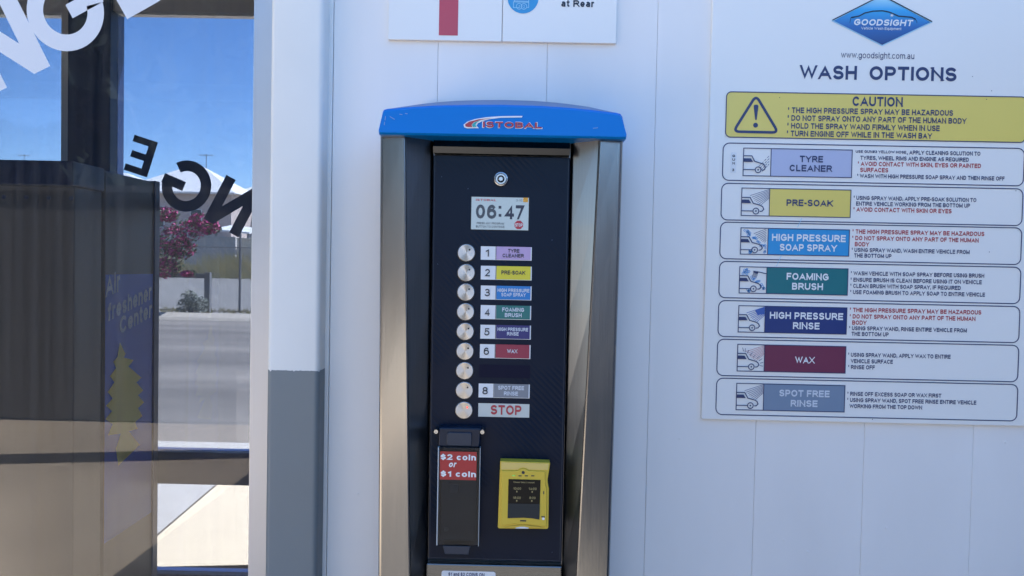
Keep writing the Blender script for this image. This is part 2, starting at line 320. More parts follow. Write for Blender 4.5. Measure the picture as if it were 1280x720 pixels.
class MB:
    def __init__(s): s.v = []; s.f = []; s.mi = []
    def add(s, v, f, mi=0):
        n = len(s.v); s.v += v; s.f += [tuple(i+n for i in q) for q in f]; s.mi += [mi]*len(f); return s
    def box(s, x0, x1, y0, y1, z0, z1, mi=0):
        v = [(x,y,z) for x in (x0,x1) for y in (y0,y1) for z in (z0,z1)]
        return s.add(v, [(0,1,3,2),(4,6,7,5),(0,4,5,1),(2,3,7,6),(0,2,6,4),(1,5,7,3)], mi)
    def prism(s, pts, y0, y1, mi=0):                    # outline in x,z given any way round, y0 the front
        a = sum(p[0]*q[1]-q[0]*p[1] for p, q in zip(pts, pts[1:]+pts[:1]))
        if a < 0: pts = pts[::-1]
        n = len(pts); v = [(x,y0,z) for x,z in pts]+[(x,y1,z) for x,z in pts]
        return s.add(v, [tuple(range(n)), tuple(range(2*n-1, n-1, -1))]+[(i, i+n, (i+1)%n+n, (i+1)%n) for i in range(n)], mi)
    def flat(s, pts, y, mi=0):
        a = sum(p[0]*q[1]-q[0]*p[1] for p, q in zip(pts, pts[1:]+pts[:1]))
        if a < 0: pts = pts[::-1]
        return s.add([(x,y,z) for x,z in pts], [tuple(range(len(pts)))], mi)
    def rect(s, r, y, mi=0): return s.flat([(r[0],r[2]),(r[1],r[2]),(r[1],r[3]),(r[0],r[3])], y, mi)
    def stroke(s, pts, wd, y, closed=False, mi=0):      # ribbon lying on the plane, mitred
        n = len(pts); L = []; R_ = []
        for i, p in enumerate(pts):
            a = pts[(i-1) % n] if (closed or i) else None
            b = pts[(i+1) % n] if (closed or i < n-1) else None
            def nrm(u, q):
                dx, dz = q[0]-u[0], q[1]-u[1]; l = math.hypot(dx, dz) or 1; return (-dz/l, dx/l)
            ns = [nrm(a, p)] if a else []
            if b: ns.append(nrm(p, b))
            nx = sum(q[0] for q in ns); nz = sum(q[1] for q in ns); l = math.hypot(nx, nz) or 1; nx /= l; nz /= l
            k = 1/max(.45, nx*ns[0][0]+nz*ns[0][1])
            L.append((p[0]+nx*wd/2*k, y, p[1]+nz*wd/2*k)); R_.append((p[0]-nx*wd/2*k, y, p[1]-nz*wd/2*k))
        f = [(i, i+n, (i+1) % n+n, (i+1) % n) for i in range(n if closed else n-1)]
        return s.add(L+R_, f, mi)
    def disc(s, x, z, r, y, n=20, mi=0, sx=1):
        return s.flat([(x+r*sx*math.cos(2*math.pi*i/n), z+r*math.sin(2*math.pi*i/n)) for i in range(n)], y, mi)
    def lathe(s, x, z, prof, n=32, mi=0):               # profile of (radius, y) turned about an axis along y
        v = []; f = []
        for r, y in prof: v += [(x+r*math.cos(2*math.pi*i/n), y, z+r*math.sin(2*math.pi*i/n)) for i in range(n)]
        for k in range(len(prof)-1):
            for i in range(n): f.append((k*n+i, k*n+(i+1) % n, (k+1)*n+(i+1) % n, (k+1)*n+i))
        f.append(tuple((len(prof)-1)*n+i for i in range(n)))
        return s.add(v, f, mi)
    def tube(s, a, b, r, n=8, r2=None, mi=0):
        a = Vector(a); b = Vector(b); d = (b-a).normalized(); u = d.orthogonal().normalized(); t = d.cross(u)
        v = []
        for p, q in ((a, r), (b, r if r2 is None else r2)):
            v += [tuple(p+u*q*math.cos(2*math.pi*i/n)+t*q*math.sin(2*math.pi*i/n)) for i in range(n)]
        return s.add(v, [(i, (i+1) % n, (i+1) % n+n, i+n) for i in range(n)]+[tuple(range(n-1,-1,-1)), tuple(range(n, 2*n))], mi)
    def text(s, t, xl, xr, yb, cap, D, y, bold=.012, shear=0, mi=0, lift=0):
        v, f = glyphs(t, bold); x0 = min(q[0] for q in v); x1 = max(q[0] for q in v)
        X0, Z0 = P(xl, yb, D); X1 = P(xr, yb, D)[0]; sx = (X1-X0)/(x1-x0); sz = cap*D/F/CAP
        return s.add([(X0+(a-x0)*sx+b*sz*shear, y-k*5e-5, Z0+b*sz) for a, b, k in v], f, mi)
    def build(s, name, mats, parent=None, bevel=0, smooth=False, seg=2, wbevel=30):
        me = bpy.data.meshes.new(name)
        o0 = Vector((0,0,0)); r = parent
        while r is not None: o0 = o0+r.location; r = r.parent
        me.from_pydata([(x-o0.x, y-o0.y, z-o0.z) for x,y,z in s.v], [], s.f)
        for mm in (mats if isinstance(mats, (list, tuple)) else [mats]): me.materials.append(mm)
        me.polygons.foreach_set('material_index', s.mi); me.update()
        if smooth:
            me.shade_smooth(); me.set_sharp_from_angle(angle=math.radians(40))
        o = bpy.data.objects.new(name, me); COL.objects.link(o); o.parent = parent
        if bevel:
            b = o.modifiers.new('bevel', 'BEVEL'); b.width = bevel; b.segments = seg; b.limit_method = 'ANGLE'; b.angle_limit = math.radians(wbevel)
        return o
def rrect(r, rad, n=6):                                  # rounded rectangle outline
    x0, x1, z0, z1 = r; p = []
    for cx_, cz_, a0 in ((x1-rad, z1-rad, 0), (x0+rad, z1-rad, 90), (x0+rad, z0+rad, 180), (x1-rad, z0+rad, 270)):
        for i in range(n+1):
            a = math.radians(a0+90*i/n); p.append((cx_+rad*math.cos(a), cz_+rad*math.sin(a)))
    return p
def grow(r, d): return (r[0]-d, r[1]+d, r[2]-d, r[3]+d)
def tag(o, label, cat, group=None):
    o['label'] = label; o['category'] = cat
    if group: o['group'] = group
    return o
def thing(name, label, cat, loc, group=None):
    o = bpy.data.objects.new(name, None); COL.objects.link(o); o.location = loc; o.empty_display_size = .1
    return tag(o, label, cat, group)
def struct(o, kind='structure'):
    o['kind'] = kind; return o

# ------------------------------------------------------------------ ground, roads
HW = P(320, 360, D_WALL)[0]
YW = Y(D_WALL)                                           # wall face
# terrain profile beyond the road: bank, platform of the houses
def sheet(name, xs, prof, m):
    mb = MB(); v = []; f = []; n = len(xs)
    for y, z in prof: v += [(x, y, z) for x in xs]
    for k in range(len(prof)-1):
        for i in range(n-1): f.append((k*n+i, k*n+i+1, (k+1)*n+i+1, (k+1)*n+i))
    mb.add(v, f); return struct(mb.build(name, m))
GX = [-900,-200,-60,-30,-10,0,10,30,60,200,900]
sheet('ground', GX, [(-900,-.012),(-100,-.012),(-20,-.012),(20.4,-.012),(21,.02),(33,.85),(41,1.05),(46,1.6),(58,3.4),(95,3.7),(300,1.0),(900,-20)], M['dirt'])
def slab(name, x0, x1, y0, y1, z, m, t=.03):
    mb = MB(); mb.box(x0, x1, y0, y1, z-t, z); return struct(mb.build(name, m))
slab('forecourt', -30, -1.9, -40, .12, 0.0, M['apron'], .01)
slab('parking_bay', -1.895, -.6, -40, .12, 0.0, M['asphalt_bay'], .01)  # unseen dark strip, added to darken what the left steel flange mirrors
slab('footpath', -6, -.4, -13.5, -6.5, .006, M['grey_concrete'], .01)  # unseen pale slab, its tone standing in for a sunlit band the steel mirrors
slab('driveway', -.595, 30, -40, .12, 0.0, M['asphalt_dark'], .01)
slab('road', -80, 80, 4.9, 17.7, 0.004, M['asphalt'], .01)
JX0 = -1.93
# pale concrete driveway and grey path outside the far window
mb = MB(); mb.add([(JX0+.03,2.34,.008),(3,2.9,.008),(3,4.9,.008),(JX0-.13,4.9,.008)], [(0,1,2,3)]); struct(mb.build('driveway', M['concrete']))
mb = MB(); mb.add([(-9,2.2,.008),(JX0+.015,2.33,.008),(JX0-.145,4.9,.008),(-9,4.9,.008)], [(0,1,2,3)]); struct(mb.build('path', M['grey_concrete']))
mb = MB(); mb.add([(-80,17.6,-.02),(80,17.6,-.02),(80,17.75,.07),(-80,17.75,.07),(80,18.1,.15),(-80,18.1,.15),(80,18.3,.15),(-80,18.3,.15)], [(0,1,2,3),(3,2,4,5),(5,4,6,7)]); struct(mb.build('kerb', M['kerb']))
slab('verge', -80, 80, 18.3, 20.4, .10, M['dirt'], .15)
mb = MB(); mb.add([(-60,21,.03),(60,21,.03),(60,33,.86),(-60,33,.86)], [(0,1,2,3)]); struct(mb.build('gravel_bank', M['gravel']))

# ------------------------------------------------------------------ the building: wall panels, room, roof
XT = P(413, 360, D_WALL)[0]                              # seam where the flashing meets the first wall sheet
seams = [P(x, y, D_WALL)[0] for x, y in ((547,100),(682.6,100),(818,120),(942,540),(1081,540),(1217,540))]
pitch = (seams[-1]-seams[0])/5
root = thing('panel_wall', 'white metal panel wall with thin upright seams behind the payment kiosk', 'wall', (1, YW, 0))
mb = MB(); edges = [XT]+[seams[0]+pitch*i for i in range(0, 17)]
for a, b in zip(edges[:-1], edges[1:]):
    g = .0002
    mb.prism([(a+g,0),(b-g,0),(b-g,3.1),(a+g,3.1)], YW, YW+.02)
mb.box(XT, edges[-1], YW+.0035, YW+.09, 0, 3.1)
mb.build('wall_panel', M['wall'], root, bevel=.0007, seg=2)
mb = MB(); XC1 = P(403.5, 100, D_WALL)[0]
mb.box(XC1-.02, XT-.0006, YW-.002, YW+.05, 0, 3.1)
mb.build('corner_flashing', M['trim'], root, bevel=.0015)
mb = MB()
for px, py in ((850,548),(980,675),(1108,660),(1257,553),(447,618),(1010,690)):
    x, z = P(px, py, D_WALL); mb.lathe(x, z, [(.0028,YW),(.0026,YW-.0006),(.001,YW-.001)], 12)
mb.build('rivet', M['wall'], root, smooth=True)

DP = 1.335; YP = Y(DP)
xa, xb = P(337.5, 100, DP)[0], P(403.5, 100, DP)[0]; zsplit = P(366, 463.5, DP)[1]
root = thing('corner_post', 'square white steel post with grey painted lower half beside the window', 'post', ((xa+xb)/2, YP+.05, 0))
def post(z0, z1):
    mb = MB(); r = .009; p = []
    for cx_, cy_, a0 in ((xb-r, YP+.1-r, 0),(xa+r, YP+.1-r, 90),(xa+r, YP+r, 180),(xb-r, YP+r, 270)):
        for i in range(7):
            a = math.radians(a0+15*i); p.append((cx_+r*math.cos(a), cy_+r*math.sin(a)))
    n = len(p); v = [(x,y,z0) for x,y in p]+[(x,y,z1) for x,y in p]
    mb.add(v, [(i,(i+1)%n,(i+1)%n+n,i+n) for i in range(n)]+[tuple(range(n-1,-1,-1)), tuple(range(n,2*n))]); return mb
post(0, 3.1).build('upper_post', M['post_white'], root, smooth=True)
def painted_base():
    mb = MB(); r = .009; p = []; g = .0003; rg = random.Random(4)
    def run(x0_, y0_, x1_, y1_, n): return [(x0_+(x1_-x0_)*i/n, y0_+(y1_-y0_)*i/n) for i in range(n)]
    for cx_, cy_, a0, nx_ in ((xb-r, YP+.1-r, 0, (xa+r, YP+.1+g)),(xa+r, YP+.1-r, 90, (xa-g, YP+r)),(xa+r, YP+r, 180, (xb-r, YP-g)),(xb-r, YP+r, 270, (xb+g, YP+.1-r))):
        for i in range(7):
            a = math.radians(a0+15*i); p.append((cx_+(r+g)*math.cos(a), cy_+(r+g)*math.sin(a)))
        p += run(*p[-1], *nx_, 40)[1:]
    n = len(p); zz_ = [zsplit+.0005+rg.uniform(-.0006,.0006)-(.0022 if rg.random() < .05 else 0) for _ in p]
    v = [(x,y,0) for x,y in p]+[(x,y,q) for (x,y),q in zip(p, zz_)]
    mb.add(v, [(i,(i+1)%n,(i+1)%n+n,i+n) for i in range(n)]); return mb
painted_base().build('painted_base', M['post_grey'], root, smooth=True)

# room shell
DF = 3.1; YF = Y(DF)
mb = MB(); mb.box(-6, -.44, YW+.12, YF+.1, -.02, .02); struct(mb.build('floor', M['tile']))
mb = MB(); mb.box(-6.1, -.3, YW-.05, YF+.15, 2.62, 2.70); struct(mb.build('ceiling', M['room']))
mb = MB(); mb.box(-.52, -.44, YW+.14, YF-.02, .02, 2.62); struct(mb.build('wall_right', mat('room_white', (.75,.74,.72), .7)))  # unseen wall, whitened to bounce light onto the printed machine side
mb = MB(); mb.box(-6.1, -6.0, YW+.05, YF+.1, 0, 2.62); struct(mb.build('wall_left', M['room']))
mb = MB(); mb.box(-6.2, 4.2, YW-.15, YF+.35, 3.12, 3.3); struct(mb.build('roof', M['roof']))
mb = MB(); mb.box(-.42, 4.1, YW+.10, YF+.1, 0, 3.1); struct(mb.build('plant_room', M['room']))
mb = MB(); mb.box(-6.1, XC1-.1, YW+.02, YW+.1, 2.72, 3.1); struct(mb.build('fascia', M['trim']))

# near window
DG = 1.40; YG = Y(DG)
jx0, jx1 = P(322.3, 200, DG)[0], P(337.5, 200, DP+.03)[0]
root = thing('window', 'large front window of dirty glass carrying big white lettering', 'window', (-2, YG, 0), None)
mb = MB(); mb.box(jx0, xa-.001, YG-.03, YG+.05, 0, 2.62); mb.box(-6, jx0, YG-.03, YG+.05, 0, .1); mb.box(-6, jx0, YG-.03, YG+.05, 2.52, 2.62)
mb.build('window_frame', M['alu'], root, bevel=.002)
mb = MB(); mb.box(-6, jx0, YG, YG+.006, .1, 2.52); mb.build('pane', M['glass_near'], root)
def arc_letter(mb, ch, px, py, D, h, ang, y, mirror=False, sw=.215):
    # broad letter drawn with straight strokes and arcs; the foot of its centre line stands at (px,py)
    X, Z = P(px, py, D); s_ = h*D/F; ca, sa = math.cos(math.radians(ang)), math.sin(math.radians(ang)); q = sw/2
    polys = []
    if ch == 'N': polys = [[(-.40,0),(-.40,1),(-.40+sw,1),(-.40+sw,0)],[(.40-sw,0),(.40-sw,1),(.40,1),(.40,0)],[(-.40+sw,1),(-.40+sw,.60),(.40-sw,0),(.40-sw,.40)]]
    if ch == 'E': polys = [[(-.33,0),(-.33,1),(-.33+sw,1),(-.33+sw,0)]]+[[(-.33+sw,a),(-.33+sw,a+sw*.86),(b,a+sw*.86),(b,a)] for a, b in ((0,.34),(.40,.28),(1-sw*.86,.34))]
    if ch in 'GU':
        arc = [(math.radians(t)) for t in (range(42, 347, 8) if ch == 'G' else range(180, 361, 8))]
        if ch == 'G': o = [(.5*math.cos(t), .5+.52*math.sin(t)) for t in arc]; i_ = [((.5-sw)*math.cos(t), .5+(.52-sw)*math.sin(t)) for t in arc]
        else: o = [(.39*math.cos(t), .40+.42*math.sin(t)) for t in arc]; i_ = [((.39-sw)*math.cos(t), .40+(.42-sw)*math.sin(t)) for t in arc]
        polys = [[o[k], o[k+1], i_[k+1], i_[k]] for k in range(len(o)-1)]
        if ch == 'G': polys += [[(.04,.375),(.5,.375),(.5,.57),(.04,.57)]]
        else: polys += [[(-.39,.40),(-.39+sw,.40),(-.39+sw,1),(-.39,1)],[(.39-sw,.40),(.39,.40),(.39,1),(.39-sw,1)]]
    for pl in polys:
        o = []
        for a, b in pl:
            u, t = a*s_*(-1 if mirror else 1), b*s_; o.append((X+u*ca-t*sa, Z+u*sa+t*ca))
        mb.flat(o, y)
mb = MB()
arc_letter(mb, 'N', 26, 101, DG, 104, 27, YG-.0006)
arc_letter(mb, 'G', 105, 57, DG, 96, 29, YG-.0008)
arc_letter(mb, 'E', 188, 8, DG, 100, 30, YG-.0010)
mb.build('lettering', M['vinyl'], root)

# far window
root = thing('window', 'dark framed rear window with mirrored lettering seen from inside the room', 'window', (-2, YF, 0))
def fr(mb, x0, y0, x1, y1, ya=YF-.03, yb=YF+.05):
    r = RECT(x0, y0, x1, y1, DF); mb.box(r[0], r[1], ya, yb, r[2], r[3])
mb = MB()
xm0, xm1 = P(93, 250, DF)[0], P(145, 250, DF)[0]; zt = P(230, 15.5, DF)[1]; z1, z2 = P(240, 563, DF)[1], P(240, 603, DF)[1]
mb.box(xm0, xm1, YF-.05, YF+.06, 0, 2.62)
mb.box(xm1, -.52, YF-.03, YF+.05, z2, z1); mb.box(-6, xm0, YF-.03, YF+.05, z2, z1)
mb.box(xm1, -.52, YF-.03, YF+.05, 0, .2); mb.box(-6, xm0, YF-.03, YF+.05, 0, .2)
mb.build('window_frame', M['dark_frame'], root, bevel=.003)
mb = MB(); mb.box(xm1, -.52, YF-.03, YF+.05, zt, 2.62); mb.box(-6, xm0, YF-.03, YF+.05, 2.5, 2.62); mb.box(xm1, -.52, YF-.032, YF+.045, zt-.008, zt-.001)
mb.build('head_rail', M['header'], root)
mb = MB(); mb.box(P(83,100,DF)[0], xm0-.001, YF-.035, YF+.055, z1+.002, 2.5); mb.build('mullion_cover', M['trim'], root)  # aluminium cover; the light falling on it is put into the white trim
for a, b in ((-6, xm0), (xm1, -.52)):
    mb = MB(); mb.box(a, b, YF+.004, YF+.010, z1, 2.5 if a < -5 else zt-.008); mb.box(a, b, YF+.004, YF+.010, .2, z2); mb.build('pane', M['glass_far'], root)
mb = MB()
arc_letter(mb, 'E', 169, 217, DF, 46, -17, YF+.0025, True)
arc_letter(mb, 'G', 221, 261, DF, 62, -22, YF+.0025, True)
arc_letter(mb, 'N', 276, 285, DF, 62, -27, YF+.0025, True)
arc_letter(mb, 'U', 326, 312, DF, 62, -31, YF+.0025, True)
mb.build('lettering', M['vinyl_back'], root)

# vending machines in the room
DA = 2.6; ax1 = P(131,213,2.6)[0]; ay0 = Y(2.6)
_v = ((198-640)/F, (228-360)/F, 1.0); _a = [sum(ROT[i][k]*_v[k] for k in range(3)) for i in range(3)]; ay1 = _a[2]*ax1/_a[0]+CAM_Y-.006; az = P(131,213,2.6)[1]
root = thing('vending_machine', 'dark air freshener vending machine with blue printed side and yellow tree', 'vending machine', (-1.55, Y(2.8), .02))
mb = MB(); mb.box(-1.72, ax1, ay0, ay1, .02, az); mb.build('cabinet', M['machine'], root, bevel=.006)
mb = MB(); mb.box(-1.7, ax1-.03, ay0-.012, ay0-.001, .12, az-.03); mb.build('front_panel', M['machine_dark'], root, bevel=.003)
mb = MB(); mb.box(ax1-.02, ax1+.006, ay1-.03, ay1+.006, .02, az+.004); mb.build('edge_strip', M['dark_frame'], root)
# printed side facing the window: coordinates (distance into the room, height)
def side(mb, pts, off=.001, mi=0):
    mb.add([(ax1+off, y, z) for y, z in pts], [tuple(range(len(pts)))], mi)
def zs(px, py):                                           # pixel on the printed side -> (y,z) on its plane x = ax1
    v = ((px-640)/F, (py-360)/F, 1.0); a = [sum(ROT[i][k]*v[k] for k in range(3)) for i in range(3)]
    t = ax1/a[0]; return (a[2]*t+CAM_Y, CAM_Z-a[1]*t)
zt0 = zs(150, 343)[1]
mb = MB(); side(mb, [(ay0+.006,.5),(ay1-.035,.5),(ay1-.035,zt0),(ay0+.006,zt0)]); wrap = mb.build('printed_side', M['wrap_blue'], root)
mb = MB()
def side_text(s, pl, pr, capz):
    v, f = glyphs(s, .02); x0 = min(q[0] for q in v); x1 = max(q[0] for q in v)
    (ya, za), (yb, zb) = zs(*pl), zs(*pr)
    o = []
    for a, b, k_ in v:
        k = (a-x0)/(x1-x0); o.append((ax1+.002+k_*2e-4, ya+(yb-ya)*k, za+(zb-za)*k+b*capz/CAP))
    mb.add(o, f)
side_text('Air', (131,372), (149,364), .075); side_text('freshener', (134,402), (188.5,374), .062); side_text('Center', (149,418), (189,396), .062)
mb.build('lettering', M['wrap_text'], wrap)
tree = [(149,428),(156,442),(154,447),(166,450),(160,458),(176,472),(170,478),(178,488),(172,494),(179,503),(172,510),(177,520),(168,528),(171,536),(160,539),(174,556),(147,582),(144,561),(150,542),(134,544),(140,530),(131,524),(139,514),(132,507),(140,498),(134,490),(142,478),(137,470),(144,460),(141,452),(146,446)]
mb = MB(); side(mb, [zs(a, b) for a, b in tree], .0025)
mb.build('tree_emblem', M['wrap_yellow'], wrap)

root = thing('vending_machine', 'tall grey cabinet with row of rivets and black top cap inside the window', 'vending machine', (-2.3, Y(2.4), .02))
bx1 = P(92, 400, 2.4)[0]; bz0, bz1 = P(46, 232, 2.4)[1], P(46, 201, 2.4)[1]
mb = MB(); mb.box(-3.1, bx1, Y(2.4), Y(2.56), .02, bz0-.001); mb.build('cabinet', M['machine'], root, bevel=.004)
mb = MB(); mb.box(-3.1, bx1+.004, Y(2.385), Y(2.57), bz0, bz1); mb.build('top_cap', M['machine_dark'], root, bevel=.004)
for i in range(12):
    mb = MB(); x, z = P(5+28*(3-i), 246+.6*(3-i), 2.4); mb.lathe(x, z, [(.007,Y(2.4)),(.006,Y(2.4)-.003),(.002,Y(2.4)-.004)], 12); mb.build('rivet', M['machine_dark'], root, smooth=True)

# ------------------------------------------------------------------ payment kiosk
D0 = D_DOOR; y0 = Y(D0)                                    # door face at y = 0
DFL = 1.222; yfl = Y(DFL)                                  # stainless flange face
kx = P(627, 360, D0)[0]
K = thing('payment_kiosk', 'stainless steel wash payment kiosk with blue hood and dark button panel', 'kiosk', (kx, .06, 0))
def px_(x, y, D): return P(x, y, D)[0]
zh = P(630, 171, DFL)[1]                                    # underside of hood
zb = 0.0
# edges of flanges, as lines x(z): measured high and low
def edge(p, q, D):
    (xa_, za_), (xb_, zb_) = P(*p, D), P(*q, D)
    return lambda z: xa_+(xb_-xa_)*(z-za_)/(zb_-za_)
eLo = edge((475,170),(472.5,720),DFL); eLi = edge((507.2,170),(513.3,700),DFL)
eRi = edge((748.3,175),(720.5,712),DFL); eRo = edge((779,175),(762.5,712),DFL)
dL = edge((541,193),(534,700),D0); dR = edge((713.5,196),(703,703),D0)
zlow = .55
def cl(fn, z): return fn(max(z, .93))
def flange(fo, fi, name):
    mb = MB(); zsn = [zh+.004-(zh+.004-zb)*i/12 for i in range(13)]
    s_ = 1 if fo(1) < fi(1) else -1
    v = []; f = []
    for z in zsn:
        xo, xi = cl(fo, z), cl(fi, z)
        v += [(xo, YW-.004, z), (xo, yfl+.005, z), (xo+s_*.002, yfl+.0015, z), (xo+s_*.005, yfl+.0005, z), (xi-s_*.003, yfl-.0035, z), (xi-s_*.0008, yfl-.0027, z), (xi, yfl, z)]
    n = 7
    for k in range(12):
        for i in range(n-1):
            q = (k*n+i, k*n+i+1, (k+1)*n+i+1, (k+1)*n+i); f.append(q[::-1] if s_ > 0 else q)
    mb.add(v, f); return mb.build(name, M['steel'], K)
flange(eLo, eLi, 'side_flange'); flange(eRo, eRi, 'side_flange')
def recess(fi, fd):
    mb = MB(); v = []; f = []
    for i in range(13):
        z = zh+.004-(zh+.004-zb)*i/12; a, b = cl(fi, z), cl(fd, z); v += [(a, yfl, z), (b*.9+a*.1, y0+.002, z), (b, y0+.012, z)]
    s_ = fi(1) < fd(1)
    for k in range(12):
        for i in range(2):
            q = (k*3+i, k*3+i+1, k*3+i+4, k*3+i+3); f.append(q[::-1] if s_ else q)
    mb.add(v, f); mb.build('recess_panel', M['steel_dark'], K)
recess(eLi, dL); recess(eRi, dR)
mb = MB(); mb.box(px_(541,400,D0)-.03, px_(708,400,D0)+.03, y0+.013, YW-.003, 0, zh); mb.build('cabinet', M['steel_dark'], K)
# top strip under the hood
r = RECT(541.5, 170, 713, 193, D0); zt_, zm_, zz_ = r[3], P(541,184,D0)[1], r[2]
mb = MB(); x0_, x1_ = r[0]+.001, r[1]-.001
mb.add([(x0_,y0+.006,zt_),(x1_,y0+.006,zt_),(x1_,y0-.010,zm_),(x0_,y0-.010,zm_),(x1_,y0-.008,zz_+.0015),(x0_,y0-.008,zz_+.0015),(x1_,y0+.01,zz_+.0012),(x0_,y0+.01,zz_+.0012)],
       [(3,2,1,0),(5,4,2,3),(7,6,4,5),(0,7,5,3),(1,2,4,6)]); mb.build('top_strip', mat('strip_steel', (.052,.053,.056), .3, 1.0, var=.05, vscale=6), K)
# door
dtl, dtr, dbl, dbr = P(542,194,D0), P(713,196.5,D0), P(535.3,699,D0), P(702,702.5,D0)
zT, zB = (dtl[1]+dtr[1])/2, (dbl[1]+dbr[1])/2
mb = MB(); mb.prism([(dtl[0],zT),(dtr[0],zT),(dbr[0],zB),(dbl[0],zB)], y0, y0+.011); door = mb.build('door', M['door'], K, bevel=.0015)
mb = MB(); mb.stroke([(dtr[0]-.003,zT-.004),(dbr[0]-.003,zB+.004)], .0009, y0-.0004); mb.stroke([(dbl[0]+.0022,zB+.003),(dtl[0]+.0022,zT-.003)], .0009, y0-.0004)
mb.stroke([(dbl[0]+.003,zB+.0025),(dbr[0]-.003,zB+.0025)], .0009, y0-.0004); mb.build('edge_line', M['bracket'], door)
# service panel below
sx0, sx1 = px_(533,704,D0), px_(702.5,706,D0); zs1 = P(533,703,D0)[1]
mb = MB(); mb.box(sx0, sx1, y0-.004, y0+.012, .12, zs1); svc = mb.build('service_panel', mat('panel_steel', (.13,.135,.145), .28, 1.0, var=.06, vscale=5, bump=.03, bscale=7, stretch=(1.5,120,120)), K, bevel=.0022)
r = RECT(552.2, 711.7, 619.6, 724, D0); mb = MB(); p = rrect(r, .004); mb.flat(p, y0-.0046); stk = mb.build('coin_sticker', M['tile_white'], svc)
mb = MB(); mb.text('$1 and $2 COINS ON', 560.8, 606, 718.3, 4.6, D0, y0-.0051, .02); mb.build('lettering', M['navy'], stk)
# hood
DH = 1.205; yh = Y(DH)
hb = [(473.3,167.8),(783.2,174.3)]
top = [(478.5,140),(480,137.4),(484,136.2),(510,134),(544,131.9),(590,131),(630,131),(677,132.4),(715,135),(737,137.2),(771,141.2),(775.5,142.4),(778,146)]
HB0, HB1 = P(*hb[0], DH), P(*hb[1], DH); TP = PTS(top, DH)
zhb = (HB0[1]+HB1[1])/2
front = [(HB0[0]+.001, zhb), (HB0[0], zhb+.004)]+TP+[(HB1[0], zhb+.004), (HB1[0]-.001, zhb)]
mb = MB(); n = len(front); zc = TP[6][1]
back = []
for i, (x, z) in enumerate(front):                          # roof of the hood rises and narrows towards the wall
    if i < 2 or i >= n-2: back.append((x, z))
    else:
        back.append((kx+(x-kx)*.83, z+.045))
v = [(x, yh, z) for x, z in front]+[(kx+(x-kx)*.996, yh-.004, (z-.004 if 1 < i < n-2 else z+.003)) for i, (x, z) in enumerate(front)]+[(x, YW-.003, z) for x, z in back]
f = [tuple(n+i for i in range(n))[::-1]]
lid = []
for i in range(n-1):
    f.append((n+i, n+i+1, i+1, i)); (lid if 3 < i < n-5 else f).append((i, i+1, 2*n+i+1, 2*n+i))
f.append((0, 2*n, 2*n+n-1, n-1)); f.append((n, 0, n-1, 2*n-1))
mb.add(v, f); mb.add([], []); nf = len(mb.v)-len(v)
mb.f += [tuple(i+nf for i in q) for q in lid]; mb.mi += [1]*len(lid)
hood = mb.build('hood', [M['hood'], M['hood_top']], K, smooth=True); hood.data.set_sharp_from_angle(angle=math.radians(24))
mb = MB(); yl = yh-.0048
def LG(l): return [P(570+a/10.667, 140+b/10.667, DH) for a, b in l]
mb.flat(LG([(885,60),(600,63),(400,78),(250,103),(150,138),(103,178),(115,212),(150,225),(308,223),(276,190),(296,158),(356,128),(450,103),(600,84),(880,80)]), yl)
mb.text('ISTOBAL', 602.8, 678, 160.6, 8.4, DH, yl, .055); mb.build('logo_outline', M['white'], hood)
mb = MB(); mb.flat(LG([(480,90),(300,107),(180,137),(125,172),(130,200),(160,209),(222,209),(210,180),(240,145),(330,115)]), yl-.0006)
mb.text('ISTOBAL', 603.8, 677, 159.9, 7.1, DH, yl-.0006, .03); mb.build('lettering', M['red_ink'], hood)
mb = MB(); mb.flat(LG([(228,209),(216,180),(246,147),(335,117),(280,150),(262,180),(278,210)]), yl-.0006); mb.build('logo_stripe', M['teal_ink'], hood)
for l in (((482.5,146),(482,151)),((481.5,153),(481,157)),((488,146.5),(494,150)),((507,142.6),(510,143)),((500,143.4),(503.5,144)),((741,161),(747,160.4))):
    mb = MB(); mb.stroke(PTS(l, DH), .8*DH/F, yl); mb.build('scuff', M['scuff'], hood)
for a, b in ((552,221),(547,330),(585,236),(690,300),(700,520),(610,700),(690,690),(546,642)):
    x, z = P(a, b, D0); mb = MB(); mb.disc(x, z, .0005, y0-.0004, 6, sx=.7); mb.build('dust_speck', M['scuff'], door)
# lock
x, z = P(626.2,224.1,D0); s1 = D0/F
mb = MB(); mb.lathe(x, z, [(9.2*s1,y0),(9.2*s1,y0-.003),(8.6*s1,y0-.005),(7*s1,y0-.0055),(6.2*s1,y0-.0045),(4.6*s1,y0-.0045),(4.5*s1,y0-.002)], 40); lk = mb.build('door_lock', M['chrome'], K, smooth=True)
mb = MB(); mb.lathe(x, z, [(4.4*s1,y0-.0022),(3.6*s1,y0-.0028),(3.4*s1,y0-.0023)], 24); mb.build('keyway_gap', M['seal'], lk, smooth=True)
mb = MB(); mb.lathe(x, z, [(3.2*s1,y0-.002),(3.2*s1,y0-.0055),(2.4*s1,y0-.0065)], 24); mb.build('lock_barrel', M['chrome'], lk, smooth=True)
